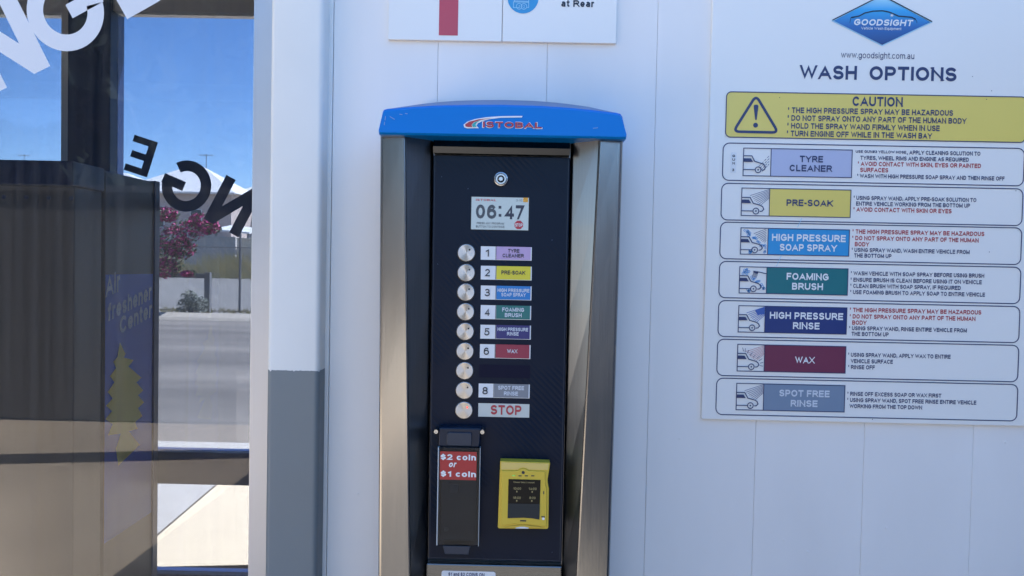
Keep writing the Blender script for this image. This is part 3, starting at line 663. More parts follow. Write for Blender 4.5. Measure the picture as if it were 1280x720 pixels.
# display
r = RECT(589.2, 246, 660.7, 286.6, D0)
mb = MB(); mb.rect(grow(r, .0012), y0-.0005); mb.rect(r, y0-.001, 1); dsp = mb.build('display', [M['seal'], M['lcd']], K)
yd = y0-.0016
mb = MB(); mb.text('06', 594.8, 620.4, 273.2, 17.6, D0, yd, .03); mb.text('PRESS ANY PROGRAM', 596, 630.2, 280.3, 2.7, D0, yd, .015); mb.text('BUTTON TO CONTINUE', 595, 630.6, 284.4, 2.7, D0, yd, .015)
mb.text('3:10', 645, 652.6, 252, 2.8, D0, yd, 0); mb.build('lettering', M['lcd_grey'], dsp)
mb = MB(); mb.text('47', 629.9, 655.6, 274, 17.6, D0, yd, .03)
for yy in (259.2, 269.3): x, z = P(625, yy, D0); a = 1.7*s1; mb.rect((x-a, x+a, z-a, z+a), yd)
mb.build('lettering', M['lcd_dark'], dsp)
mb = MB(); mb.text('ISTOBAL', 595, 620.4, 251.2, 2.7, D0, yd, .03); mb.build('lettering', M['lcd_red'], dsp)
mb = MB(); x, z = P(648.5, 281.2, D0)
mb.flat([(x+5.7*s1*math.cos(math.radians(22.5+45*i)), z+5.7*s1*math.sin(math.radians(22.5+45*i))) for i in range(8)], yd); mb.build('stop_emblem', M['lcd_red'], dsp)
mb = MB(); mb.text('STOP', 644.2, 653, 283.3, 4, D0, yd-.0006, .02); mb.build('lettering', M['white'], dsp)
mb = MB(); mb.rect(RECT(654, 247.2, 660, 252.8, D0), yd); mb.build('battery_emblem', M['lcd_orange'], dsp)
turned(M['button'])
# buttons and their labels
bt = [(583.1,316),(582.9,340.9),(582.5,365.2),(582.1,389.7),(581.7,414.2),(581.4,438.9),(581,463.3),(580.6,487.8),(580.1,512.6)]
for i, (a, b) in enumerate(bt):
    x, z = P(a, b, D0); mb = MB()
    mb.lathe(x, z, [(11.2*s1,y0),(11.2*s1,y0-.0016),(10.7*s1,y0-.0028),(10.2*s1,y0-.0031),(10.1*s1,y0-.0031),(.4*s1,y0-.0030)], 48)
    o = mb.build('push_button', M['button'], K, smooth=True)
    mb = MB(); mb.lathe(x+4*s1, z+3.9*s1, [(1.15*s1,y0-.0031),(1.0*s1,y0-.0034)], 14); mb.build('indicator', M['led_red'] if i == 8 else M['seal'], o)
    mb = MB(); mb.lathe(x, z, [(12*s1,y0-.0002),(11.9*s1,y0-.0006),(11.2*s1,y0-.0006)], 40); mb.build('button_ring', M['seal'], o)
L = [('1','k_lilac','ink',[('TYRE',635,649.2,315.8,4.6),('CLEANER',628.2,655,321.6,4.6)],601,307.8,324.6,664.7),
     ('2','k_yellow','ink',[('PRE-SOAK',626.7,656.8,343,5)],601,332.1,349.3,664.7),
     ('3','k_blue','light_ink',[('HIGH PRESSURE',622,661.7,364.8,4.4),('SOAP SPRAY',626.7,657.4,370.4,4.6)],601,356.8,374.2,664.4),
     ('4','k_teal','light_ink',[('FOAMING',627.8,655,389.3,5),('BRUSH',631,652,396.1,5)],600.8,381.2,398.6,663.9),
     ('5','k_navy','light_ink',[('HIGH PRESSURE',622,660,413.4,4.3),('RINSE',633.7,648.2,419.2,4.4)],600.5,405.8,423.2,663.6),
     ('6','k_wax','light_ink',[('WAX',633.7,646.9,441.2,5)],599.9,430,447.4,663.1),
     None,
     ('8','k_grey','light_ink',[('SPOT FREE',622.7,655,486.8,5),('RINSE',629.9,647.4,494,5)],598.3,479.2,496.6,662.1)]
for l in L:
    if l is None:
        mb = MB(); mb.rect(RECT(598.8,455.4,662.7,471.6,D0), y0-.0006); mb.build('program_label', M['blank_label'], K); continue
    num, cm, ink, tx, xl, yt, yb_, xr = l
    mb = MB(); mb.rect(RECT(xl, yt, xr, yb_, D0), y0-.0006); lab = mb.build('program_label', M['tile_white'], K)
    mb = MB(); mb.rect(RECT(xl+19.6, yt+.3, xr-1.4, yb_-.2, D0), y0-.0011); mb.build('colour_tile', M[cm], lab)
    mb = MB(); x_, z_ = P(xl+18.9, (yt+yb_)/2, D0); h_ = (yb_-yt)/2*s1; mb.rect((x_-.0004, x_+.0006, z_-h_, z_+h_), y0-.0012)
    nw = 4.2 if num == '1' else 6.6
    mb.text(num, xl+8-nw/2, xl+8+nw/2, yb_-4, 9.2, D0, y0-.0016, .012); mb.build('number', M['ink'], lab)
    mb = MB()
    for t in tx: mb.text(*t, D0, y0-.0017, .022)
    mb.build('lettering', M[ink], lab)
mb = MB(); mb.rect(RECT(597.9,503.8,661.7,520.6,D0), y0-.0006); lab = mb.build('stop_label', M['stop_tile'], K)
mb = MB(); mb.text('STOP', 613.4, 651.6, 517.9, 12, D0, y0-.0012, .035); mb.build('lettering', M['red_ink'], lab)
# coin slot with its flip cover
DCn = 1.222; yc = Y(DCn)
r = RECT(546.9, 559, 599.3, 681.6, DCn)
ca = thing  # (kept short)
mb = MB(); mb.box(r[0]+.003, r[1]-.003, yc+.010, y0-.0005, r[2]+.004, r[3]+.02); coin = mb.build('coin_slot', M['dark_plastic'], K, bevel=.003)
mb = MB(); mb.box(r[0], r[1], yc, yc+.003, r[2], r[3])
mb.build('flip_cover', M['acrylic'], coin, bevel=.0008)
mb = MB(); mb.box(r[0]-.0006, r[0]+.0012, yc-.0006, yc+.020, r[2], r[3]); mb.box(r[1]-.0006, r[1]+.0002, yc-.0006, yc+.012, r[2], r[3]); mb.build('cover_edge', M['acrylic_edge'], coin)
mb = MB(); q = RECT(548, 535, 601, 559, DCn); mb.prism([(q[0],q[3]),(q[1],q[3]),(q[1]-.002,q[2]),(q[0],q[2])], yc+.004, y0-.001); mb.build('hinge_block', M['dark_plastic'], coin, bevel=.002)
mb = MB(); q = RECT(558.5, 540.5, 589.7, 557.3, DCn); mb.prism(rrect(q, .004), yc+.001, yc+.0045); mb.build('hinge_tab', M['bracket'], coin, bevel=.001)
mb = MB(); q = RECT(553, 682.5, 588, 693.4, DCn); mb.prism([(q[0],q[3]),(q[1],q[3]),(q[1]-.003,q[2]),(q[0]+.004,q[2])], yc+.002, yc+.012); mb.build('finger_tab', M['bracket'], coin, bevel=.001)
for a, b in ((545,539.6),(602.9,540.2)):
    x, z = P(a, b, DCn); mb = MB(); mb.lathe(x, z, [(3.1*s1,y0-.001),(3.1*s1,yc+.002),(2.5*s1,yc-.0005),(1.2*s1,yc-.0005),(1.1*s1,yc+.001)], 18); mb.build('hinge_screw', M['chrome'], coin, smooth=True)
mb = MB(); q = RECT(561, 607, 573, 618, DCn); mb.box(q[0], q[1], yc+.007, yc+.0105, q[2], q[3]); mb.build('coin_entry', M['bracket'], coin, bevel=.001)
mb = MB(); x, z = P(557, 664.5, DCn); mb.lathe(x, z, [(2.6*s1,yc+.0102),(2.4*s1,yc+.008),(1.6*s1,yc+.008),(1.5*s1,yc+.0095)], 18); mb.build('cam_lock', M['bracket'], coin, smooth=True)
mb = MB(); mb.rect(RECT(550, 564, 595.6, 599.2, DCn), yc-.0006); mb.build('coin_notice', M['sticker_red'], coin)
mb = MB(); yy = yc-.0012
mb.text('$2 coin', 550.8, 595, 574.4, 7.2, DCn, yy, .055); mb.text('or', 560.6, 569.6, 583.6, 7.4, DCn, yy, .03, shear=.22); mb.text('$1 coin', 550.8, 595, 595.3, 7.2, DCn, yy, .055); mb.build('lettering', M['white'], coin)
# card reader
DR = 1.228; yr = Y(DR)
def CR(l): return [P(610+a/6.545, 565+b/6.545, DR) for a, b in l]
mb = MB(); mb.prism(CR([(100,76),(505,88),(509,94),(500,150),(488,225),(490,265),(499,300),(494,618),(484,630),(90,626),(80,616)]), yr, y0-.001); cdr = mb.build('card_reader', M['cr_yellow'], K, bevel=.0022, seg=3)
mb = MB(); mb.prism(CR([(110,152),(245,152),(265,138),(285,133),(312,138),(332,152),(465,156),(470,270),(480,305),(478,608),(300,586),(200,586),(108,598)]), yr-.0025, yr); mb.build('face_plate', M['cr_yellow'], cdr, bevel=.0008)
mb = MB(); mb.prism(CR([(108,84),(498,95),(490,146),(335,144),(312,130),(287,125),(263,130),(243,144),(108,142)]), yr-.0006, yr); mb.build('top_band', M['cr_band'], cdr)
scr = [(168,217),(430,224),(420,548),(360,538),(290,533),(220,535),(160,537)]
mb = MB(); mb.flat(CR(scr), yr-.0031); sc_ = mb.build('reader_screen', M['cr_screen'], cdr)
mb = MB(); mb.flat(CR([(164,415),(424,420),(420,546),(360,536),(290,531),(220,533),(160,535)]), yr-.0037); mb.build('touch_zone', M['cr_slate'], cdr)
mb = MB()
def crt(t, a0, a1, b, c): mb.text(t, 610+a0/6.545, 610+a1/6.545, 565+b/6.545, c, DR, yr-.0042, .01)
crt('Please Select Amount', 210, 380, 246, 1.9); crt('10:00', 208, 270, 302, 3.1); crt('14:00', 333, 397, 304, 3.1); crt('16:00', 205, 268, 377, 3.1); crt('8:00', 338, 388, 378, 3.1)
for a, b in ((236,318),(361,320),(235,392),(358,394)): x, z = CR([(a, b)])[0]; mb.rect((x-.0009,x+.0009,z-.0013,z+.0013), yr-.0042)
mb.build('lettering', M['cr_text'], cdr)
mb = MB(); x, z = CR([(288,164)])[0]; mb.disc(x, z, .0026, yr-.0031); mb.build('camera_eye', M['ink'], cdr)
for a, b, hw, hh in ((262,191,.0026,.0008),(314,191,.0026,.0008),(366,191,.0026,.0008),(287,558,.005,.0011),(455,328,.0008,.0025),(450,525,.003,.001)):
    mb = MB(); x, z = CR([(a,b)])[0]; mb.rect((x-hw,x+hw,z-hh,z+hh), yr-.0031); mb.build('reader_mark', M['ink'], cdr)
mb = MB(); x, z = CR([(452,541)])[0]; mb.disc(x, z, .0022, yr-.0031); mb.build('tap_emblem', M['white'], cdr)
mb = MB(); x, z = CR([(210,189)])[0]; mb.rect((x-.0026,x+.0026,z-.0008,z+.0008), yr-.0031); mb.build('status_light', M['cr_green'], cdr)
mb = MB(); mb.prism(CR([(132,618),(180,604),(240,596),(300,594),(360,600),(430,612),(432,622),(136,624)]), yr-.0016, yr); mb.build('receipt_lip', M['cr_orange'], cdr, bevel=.0006)
mb = MB(); mb.prism(CR([(225,617),(260,609),(300,609),(335,617),(330,623),(228,622)]), yr-.0022, yr-.001); mb.build('lip_insert', M['tile_white'], cdr)  # light grey glint on the lip, painted on as a pale piece

# ------------------------------------------------------------------ wash options sign
DS = D_WALL-.007; ys = Y(DS); sS = DS/F
S = thing('wash_options_sign', 'large white wash options board with yellow caution panel and seven rows', 'sign', (P(1085,300,DS)[0], YW, 1.1))
x0_ = P(883.8,262,DS)[0]; zlo = P(876.5,524,DS)[1]; x1_ = P(1298,300,DS)[0]; zhi = P(892,-34,DS)[1]
mb = MB(); mb.prism(rrect((x0_, x1_, zlo, zhi), .003, 3), ys, YW-.0005); board = mb.build('board', M['board'], S, bevel=.0012)
e = .0006
NV = M['navy']
mb = MB(); mb.text('WASH', 998.8, 1070.7, 98.6, 17, DS, ys-e, .03); mb.text('OPTIONS', 1086.5, 1195.3, 100, 17, DS, ys-e, .03); mb.text('www.goodsight.com.au', 1051, 1142.5, 72.4, 7.6, DS, ys-e, .004); mb.build('heading', NV, S)
dia = [(1038.7,26.2),(1101.8,-6),(1165.8,28),(1102.4,57.9)]
mb = MB(); mb.flat(PTS(dia, DS), ys-e); lg = mb.build('logo', M['pale_blue'], S)
def shrink(l, k, c=(1102.2, 26.8)): return [(c[0]+(a-c[0])*k, c[1]+(b-c[1])*k) for a, b in l]
def grad_mat():
    m = mat('logo_blue', (.05,.2,.55), .35); n = m.node_tree.nodes; l = m.node_tree.links
    g = n.new('ShaderNodeTexCoord'); sp_ = n.new('ShaderNodeSeparateXYZ'); l.new(g.outputs['Generated'], sp_.inputs[0])
    cr_ = n.new('ShaderNodeValToRGB'); l.new(sp_.outputs['Z'], cr_.inputs[0])
    cr_.color_ramp.elements[0].color = (.02,.06,.20,1); cr_.color_ramp.elements[1].color = (.45,.75,.85,1)
    e1 = cr_.color_ramp.elements.new(.38); e1.color = (.03,.14,.42,1); e2 = cr_.color_ramp.elements.new(.72); e2.color = (.04,.38,.75,1)
    l.new(cr_.outputs[0], n['Principled BSDF'].inputs['Base Color']); return m
mb = MB(); mb.flat(PTS(shrink(dia, .95), DS), ys-2*e); mb.build('logo_field', grad_mat(), lg)
mb = MB()
def q8(l): return [P(1030+a/8.533, b/8.533, DS) for a, b in l]
mb.stroke(q8([(285,190),(372,174),(430,142),(520,122),(620,118),(690,132),(740,152),(790,175),(850,180),(930,187),(972,210)]), .9*sS*1.6, ys-3*e)
mb.stroke(q8([(318,187),(282,195),(270,250)]), .5*sS, ys-3*e); mb.stroke(q8([(960,200),(985,225),(985,250)]), .5*sS, ys-3*e)
mb.stroke(PTS([(1040,25.6),(1101.8,-5.4),(1164.6,27.4)], DS), 1.3*sS, ys-3*e); mb.build('car_outline', M['ink'], lg)
mb = MB(); mb.text('GOODSIGHT', 1066.3, 1139.5, 31.9, 7.8, DS, ys-3*e, .04, shear=.18); mb.text('Vehicle Wash Equipment', 1075.8, 1126, 37.2, 3.3, DS, ys-3*e, .006)
c_ = q8([(718,168)])[0]; mb.flat([(c_[0]+(2.6 if i % 2 == 0 else .9)*sS*math.cos(i*math.pi/8), c_[1]+(2.6 if i % 2 == 0 else .9)*sS*math.sin(i*math.pi/8)) for i in range(16)], ys-3.4*e); mb.build('lettering', M['white'], lg)

def rowframe(parent, xl, yt, yb_, wpx, fill=None):
    r = RECT(xl+.6, yt, xl+.6+wpx, yb_, DS); p = rrect(r, 8*sS)
    mb = MB()
    if fill: mb.flat(p, ys-e); mb.build('panel_fill', fill, parent)
    mb = MB(); mb.stroke(p, 1.25*sS, ys-2*e, True); mb.build('border', NV, parent); return r
r = RECT(907.4, 114.8, 1282, 171.4, DS)
mb = MB(); mb.flat(rrect(r, 6*sS), ys-e); cau = mb.build('caution_panel', M['s_yellow'], S)
mb = MB(); mb.stroke(rrect(r, 6*sS), 1.2*sS, ys-2*e, True); mb.build('border', NV, cau)
mb = MB(); mb.text('CAUTION', 1065.2, 1128.8, 132.6, 11.8, DS, ys-2*e, .014)
for t in (('* THE HIGH PRESSURE SPRAY MAY BE HAZARDOUS',984.5,1190.9,141.3),('* DO NOT SPRAY ONTO ANY PART OF THE HUMAN BODY',984,1207.9,151),('* HOLD THE SPRAY WAND FIRMLY WHEN IN USE',983.6,1174.2,160.7),('* TURN ENGINE OFF WHILE IN THE WASH BAY',983,1165,170.3)):
    mb.text(*t, 7, DS, ys-2*e, .014)
mb.build('lettering', NV, cau)
# warning triangle with rounded corners
def rtri(pts, rad, n=6):
    out = []; k = len(pts)
    for i in range(k):
        a, b, c = Vector(pts[i-1]), Vector(pts[i]), Vector(pts[(i+1) % k]); u = (a-b).normalized(); v_ = (c-b).normalized(); d = rad*1.5
        for j in range(n+1):
            t = j/n; q = (b+u*d)*(1-t)**2+b*2*t*(1-t)+(b+v_*d)*t*t; out.append((q.x, q.y))
    return out
mb = MB(); mb.stroke(rtri(PTS([(944.8,119.5),(972.5,165.8),(916.5,164.6)], DS), 5*sS), 3.3*sS, ys-2*e, True)
mb.flat(PTS([(941.9,132.5),(943,131),(946.6,131),(947.8,132.6),(947.4,137),(945.6,150),(943.8,150),(942.2,137)], DS), ys-2*e); x, z = P(944.2,156.6,DS); mb.disc(x, z, 3*sS, ys-2*e, 20); mb.build('warning_triangle', NV, cau)

ROWS = [
 (902.8,178.7,225.3,(929,185.2,963.4,1064.6,219.6),'s_lilac',NV,[('TYRE',999.4,1028.4,202.8,8.1),('CLEANER',986.6,1040.3,214.1,8.1)],
  [('USE GUN#3 YELLOW HOSE',1069.4,1132.6,191,3.4,0),(', APPLY CLEANING SOLUTION TO',1133.6,1225.2,193.1,5.1,0),('TYRES, WHEEL RIMS AND ENGINE AS REQUIRED',1075.2,1210.8,199.8,5.1,0),('* AVOID CONTACT WITH SKIN, EYES OR PAINTED',1072,1226,207.3,5.4,1),('SURFACES',1075,1110,215,5.4,1),('* WASH WITH HIGH PRESSURE SOAP SPRAY AND THEN RINSE OFF',1071.2,1255.5,222.4,5.1,0)]),
 (901,229,274.8,(926.7,235.1,961.6,1063,269.4),'s_yellow',NV,[('PRE-SOAK',982.8,1041.3,257.4,8.2)],
  [('* USING SPRAY WAND, APPLY PRE-SOAK SOLUTION TO',1066.8,1220.2,249.8,5.1,0),('ENTIRE VEHICLE WORKING FROM THE BOTTOM UP',1069.8,1212.3,257,5.1,0),('* AVOID CONTACT WITH SKIN OR EYES',1066.5,1189.3,264.4,5.4,1)]),
 (899.5,277.6,323.3,(925.6,284.8,959.6,1061.2,317.6),'s_blue',M['white'],[('HIGH PRESSURE',964.6,1056.8,301,8.8),('SOAP SPRAY',974.4,1046.3,313.3,8.6)],
  [('* THE HIGH PRESSURE SPRAY MAY BE HAZARDOUS',1065.3,1230.2,292,5.4,1),('* DO NOT SPRAY ONTO ANY PART OF THE HUMAN',1065,1223.4,300.1,5.4,1),('BODY',1068.3,1086.5,307.8,5.4,1),('* USING SPRAY WAND, WASH ENTIRE VEHICLE FROM',1064.4,1212,314.8,5.1,0),('THE BOTTOM UP',1067.4,1114,321.8,5.1,0)]),
 (898.3,326.6,372,(924.1,333.4,958,1059.4,366.2),'s_teal',M['white'],[('FOAMING',982.9,1035.3,349.6,8.6),('BRUSH',989.6,1028.3,362,8.6)],
  [('* WASH VEHICLE WITH SOAP SPRAY BEFORE USING BRUSH',1063.3,1230,344,5.1,0),('* ENSURE BRUSH IS CLEAN BEFORE USING IT ON VEHICLE',1063,1227,352.1,5.1,0),('* CLEAN BRUSH WITH SOAP SPRAY, IF REQUIRED',1062.7,1200.7,359.7,5.1,0),('* USE FOAMING BRUSH TO APPLY SOAP TO ENTIRE VEHICLE',1062.5,1231,367.5,5.1,0)]),
 (897.2,375.5,420.5,(922.9,382,955.9,1058,414.9),'s_navy',M['white'],[('HIGH PRESSURE',961.9,1053.5,398.2,8.6),('RINSE',990.8,1024,411.2,8.6)],
  [('* THE HIGH PRESSURE SPRAY MAY BE HAZARDOUS',1062,1226.4,389.9,5.4,1),('* DO NOT SPRAY ONTO ANY PART OF THE HUMAN',1061.8,1219.4,398,5.4,1),('BODY',1065,1083.3,405.8,5.4,1),('* USING SPRAY WAND, RINSE ENTIRE VEHICLE FROM',1061.2,1208.6,412.6,5.1,0),('THE BOTTOM UP',1064.2,1110.5,419.7,5.1,0)]),
 (895.8,423.8,469.3,(921.6,430.3,955.2,1056.7,463.6),'s_wax',M['white'],[('WAX',993.3,1018.3,453.9,8.4)],
  [('* USING SPRAY WAND, APPLY WAX TO ENTIRE',1060,1188,445.8,5.1,0),('VEHICLE SURFACE',1063,1115.8,453.7,5.1,0),('* RINSE OFF',1059.9,1093.3,461.2,5.1,0)]),
 (894.6,472.5,518,(920.3,479,954.2,1055.5,512),'s_grey',M['light_ink'],[('SPOT FREE',973.8,1036.6,495.2,8.4),('RINSE',987.9,1021.5,508,8.4)],
  [('* RINSE OFF EXCESS SOAP OR WAX FIRST',1059,1176.3,494.6,5.1,0),('* USING SPRAY WAND, SPOT FREE RINSE ENTIRE VEHICLE',1058.8,1220.2,502.3,5.1,0),('WORKING FROM THE TOP DOWN',1061.6,1152.7,510,5.1,0)]),
]
for i, (xl, yt, yb_, ic, cm, ink, ttl, body) in enumerate(ROWS):
    rp = rrect(RECT(xl+.6, yt, xl+.6+376.5, yb_, DS), 8*sS)
    mb = MB(); mb.stroke(rp, 1.25*sS, ys-e, True); row = mb.build('option_row', NV, S)
    il, it, im, ir, ib = ic
    r = RECT(il, it, ir, ib, DS); xm = P(im, (it+ib)/2, DS)[0]
    mb = MB(); mb.rect((xm, r[1], r[2], r[3]), ys-e); mb.build('colour_box', M[cm], row)
    q = (r[0], xm, r[2], r[3]); wq, hq = q[1]-q[0], q[3]-q[2]
    def I(l): return [(q[0]+a*wq, q[3]-b*hq) for a, b in l]
    mb = MB(); mb.stroke([(r[0],r[2]),(r[1],r[2]),(r[1],r[3]),(r[0],r[3])], 1.0*sS, ys-2*e, True); mb.stroke([(xm,r[2]),(xm,r[3])], .9*sS, ys-2*e)
    st = 1.15*sS
    if i == 0: car = [(0,.28),(.30,.28),(.40,.47),(.64,.545),(.74,.57),(.80,.68),(.77,.77),(.68,.80)]; win = [(0,.37),(.27,.37),(.35,.50),(0,.50)]; wc = (.54,.78); bl = .78
    else: car = [(0,.34),(.30,.34),(.42,.55),(.68,.62),(.76,.67),(.80,.76),(.74,.86),(.66,.87)]; win = [(0,.42),(.26,.42),(.34,.55),(0,.55)]; wc = (.52,.86); bl = .86
    if i: wc = (.52,.83); bl = .83; car = [(a, b if b < .8 else b-.03) for a, b in car]
    mb.stroke(I(car), st, ys-3*e); mb.flat(I(win), ys-3*e); mb.stroke(I([(0,bl),(wc[0]-.12,bl)]), st*.9, ys-3*e)
    cx_, cz_ = I([wc])[0]; rr = .105*wq
    mb.stroke([(cx_+rr*math.cos(k*math.pi/10), cz_+rr*math.sin(k*math.pi/10)) for k in range(20)], st*.95, ys-3*e, True); mb.disc(cx_, cz_, .03*wq, ys-3*e, 10)
    if i == 0:
        for k in range(4):
            for d in range(4):
                t0, t1 = d/4, d/4+.17; a, b = (.56+.045*k,.66+.06*k), (.95,.24+.10*k)
                mb.stroke(I([(a[0]+(b[0]-a[0])*t0, a[1]+(b[1]-a[1])*t0), (a[0]+(b[0]-a[0])*t1, a[1]+(b[1]-a[1])*t1)]), .55*sS, ys-3.4*e)
    mb.build('pictogram', NV, row)
    if i in (1, 2, 4, 5, 6):
        mb = MB()
        ends = [(.30,.27),(.36,.33),(.42,.38),(.46,.44),(.52,.48),(.57,.53),(.63,.57),(.70,.60)]
        for k, (a, b) in enumerate(ends):
            s0 = (.985,.03+.045*k)
            if i == 2: mb.stroke(I([(s0[0]-.05, .02+.06*k), (a+.18, b-.06)]), .5*sS, ys-2*e)
            else: mb.stroke(I([s0, (a, b)]), (.5 if i != 4 else .62)*sS, ys-2*e)
        if i in (4,): mb.flat(I([(.985,.02),(.62,.16),(.72,.34),(.985,.30)]), ys-1.5*e)
        mb.build('spray_fan', {1:M['s_navy'],2:NV,4:mat('spray_blue',(.06,.13,.42),.4),5:mat('spray_pink',(.55,.22,.25),.4),6:M['s_navy']}[i], row)
    if i == 5:
        mb = MB()
        for a, b, c, d in ((.18,.12,.22,.26),(.28,.14,.28,.28),(.42,.2,.36,.32),(.55,.3,.46,.42),(.66,.38,.58,.48),(.82,.42,.72,.52),(.92,.52,.8,.6),(.96,.66,.84,.69),(.96,.8,.84,.78)): mb.stroke(I([(a,b),(c,d)]), .6*sS, ys-2.4*e)
        mb.build('shine_rays', NV, row)
    if i in (2, 3):
        mb = MB(); rg = random.Random(i)
        spots = [(.12+.22*rg.random(), .08+.2*rg.random()) for _ in range(9)]+[(.45+.45*t, .38+.35*t+.08*rg.uniform(-1,1)) for t in [k/11 for k in range(12)]]+[(.3+.1*rg.random(), .86+.07*rg.random()) for _ in range(5)]+[(.86+.06*rg.random(), .72+.2*rg.random()) for _ in range(4)]
        for a, b in spots:
            cx_, cz_ = I([(a,b)])[0]; rr = (.022+.02*rg.random())*wq
            mb.stroke([(cx_+rr*math.cos(k*math.pi/5), cz_+rr*math.sin(k*math.pi/5)) for k in range(10)], .55*sS, ys-2*e, True)
        mb.build('foam_bubbles', M['mid_blue'], row)
    if i == 3:
        mb = MB(); mb.stroke(I([(.99,.25),(.62,.17)]), 1.0*sS, ys-3*e); mb.flat(I([(.50,.14),(.70,.18),(.66,.26),(.50,.21)]), ys-3*e)
        for k in range(5): mb.stroke(I([(.52+.035*k,.22+.01*k),(.46+.035*k,.36+.012*k)]), .5*sS, ys-3*e)
        mb.build('brush_pictogram', NV, row)
    mb = MB()
    for t in ttl: mb.text(*t, DS, ys-2*e, .03)
    mb.build('title', ink, row)
    mb = MB(); red = MB(); has = False
    for t in body:
        if t[5]: has = True
        (red if t[5] else mb).text(*t[:5], DS, ys-e, .016)
    mb.build('lettering', NV, row)
    if has: red.build('warning_lettering', M['red_ink'], row)
    if i == 0:
        mb = MB(); mb.flat(rrect(RECT(913.2,190.5,920.4,216,DS), 1*sS), ys-e*.8); sk = mb.build('gun_sticker', M['tile_white'], row)
        mb = MB()
        for k, ch in enumerate('GUN'): mb.text(ch, 915.3-.1*k, 918.7-.1*k, 196.4+4.6*k, 3, DS, ys-e*1.6, .02)
        mb.text('3', 914.9, 917.6, 214, 3.2, DS, ys-e*1.6, .02); mb.build('gun_lettering', M['ink'], row)
mb = MB()
for a, b in ((974.2,122.3),(1232.6,124.4),(1238.8,113.8),(1215,96),(1269,238.6),(1236,315),(1090,524)):
    x, z = P(a, b, DS); mb = MB(); mb.disc(x, z, .55*sS, ys-3*e, 8); mb.build('speck', M['ink'], S)
mb = MB(); mb.stroke(PTS([(1002,272.5),(996.5,284)], DS), .5*sS, ys-3*e); mb.build('scratch', M['pale_blue'], S)
mb = MB(); mb.stroke(PTS([(976.5,319),(970,333)], DS), .5*sS, ys-3*e); mb.build('scratch', M['pale_blue'], S)

# ------------------------------------------------------------------ bay sign above the kiosk
S2 = thing('bay_sign', 'white rectangular sign above the kiosk with red bar and round blue symbol', 'sign', (P(628,20,DS)[0], YW, 1.85))
xa_, xb_ = P(485.2,30,DS)[0], P(770.8,30,DS)[0]; zz = P(628,51.8,DS)[1]; xd = P(627.8,30,DS)[0]
for a, b in ((xa_, xd-.0004), (xd+.0006, xb_)):
    mb = MB(); mb.prism([(a,zz),(b,zz),(b,zz+.36),(a,zz+.36)], ys, YW-.0005); mb.build('board', M['board'], S2, bevel=.001)
mb = MB(); r = RECT(549.4,-60,573.2,44.2,DS); mb.rect(r, ys-e); mb.build('red_bar', M['sign_red'], S2)
x, z = P(653.8,-2.6,DS); mb = MB(); mb.disc(x, z, 19.2*sS, ys-e, 48); dsk = mb.build('round_symbol', mat('symbol_blue', (.03,.30,.60), .35), S2)
mb = MB()
def q6(l): return [P(600+a/6.737, b/6.737, DS) for a, b in l]
lw = .75*sS
mb.stroke(q6([(330,66),(282,66),(282,18),(410,22),(410,66),(390,66)]), lw, ys-2*e); mb.stroke(q6([(290,18),(290,-40),(412,-38),(410,20)]), lw, ys-2*e); mb.stroke(q6([(284,10),(412,14)]), lw, ys-2*e)
for a, b in ((330,55),(370,56)):
    cx_, cz_ = q6([(a,b)])[0]
    for rr in (3.5,): mb.stroke([(cx_+rr*sS*math.cos(k*math.pi/12), cz_+rr*sS*math.sin(k*math.pi/12)) for k in range(24)], lw, ys-2*e, True)
mb.text('1', 648.2, 649.6, 10.3, 3.6, DS, ys-2*e, .01); mb.text('2', 653.8, 656, 10.4, 3.6, DS, ys-2*e, .01); mb.build('vehicle_pictogram', M['pale_blue'], dsk)
mb = MB(); mb.text('at Rear', 701.5, 742.5, 8.4, 8.3, DS, ys-e, .03); mb.build('lettering', M['ink'], S2)

# ------------------------------------------------------------------ beyond the far window
def leafcloud(name, m, parent, blobs, n, size, seed):
    rg = random.Random(seed); mb = MB()
    for k in range(n):
        (cx_, cy_, cz_, rx, ry, rz) = rg.choice(blobs)
        while True:
            u = [rg.uniform(-1,1) for _ in range(3)]
            if .15 < sum(q*q for q in u) < 1: break
        c = Vector((cx_+u[0]*rx, cy_+u[1]*ry, cz_+u[2]*rz)); d = Vector((rg.gauss(0,1), rg.gauss(0,1), rg.gauss(0,1))).normalized()
        a = d.orthogonal().normalized()*size*rg.uniform(.6,1.3); b = d.cross(a).normalized()*size*rg.uniform(.4,.8)
        mb.add([tuple(c-a), tuple(c+b), tuple(c+a), tuple(c-b)], [(0,1,2,3)])
    return mb.build(name, m, parent)
def at(px, py, D): x, z = P(px, py, D); return Vector((x, Y(D), z))
c = at(222, 290, 19.5)
root = thing('flowering_shrub', 'magenta flowering shrub spilling over the chain fence across the road', 'shrub', (c.x, c.y, .1))
rg = random.Random(3)
bl = [(at(a, b, 19.5+dd), rx, rz) for a, b, dd, rx, rz in ((208,268,0,.28,.2),(212,300,.2,.45,.4),(235,288,0,.5,.3),(252,276,.2,.4,.22),(262,284,0,.25,.2),(208,335,0,.3,.3),(226,310,.2,.4,.3),(234,342,0,.12,.08),(215,318,.3,.45,.45),(190,300,.3,.6,.6),(180,330,.3,.6,.6))]
leafcloud('flowers', M['flower'], root, [(p.x, p.y, p.z, rx, .35, rz) for p, rx, rz in bl[:8]], 1500, .045, 1)
leafcloud('foliage', M['leaf'], root, [(p.x, p.y+.1, p.z, rx*.95, .35, rz*.95) for p, rx, rz in bl], 1900, .05, 2)
mb = MB(); mb.tube((c.x-1.3, c.y+.2, .05), (c.x-.7, c.y+.2, 1.6), .05, 8, .03); mb.build('trunk', M['bark'], root)
c = at(241, 386, 19.9)
root = thing('bush', 'low grey green bush on the verge beside the thick post', 'bush', (c.x, c.y, .1))
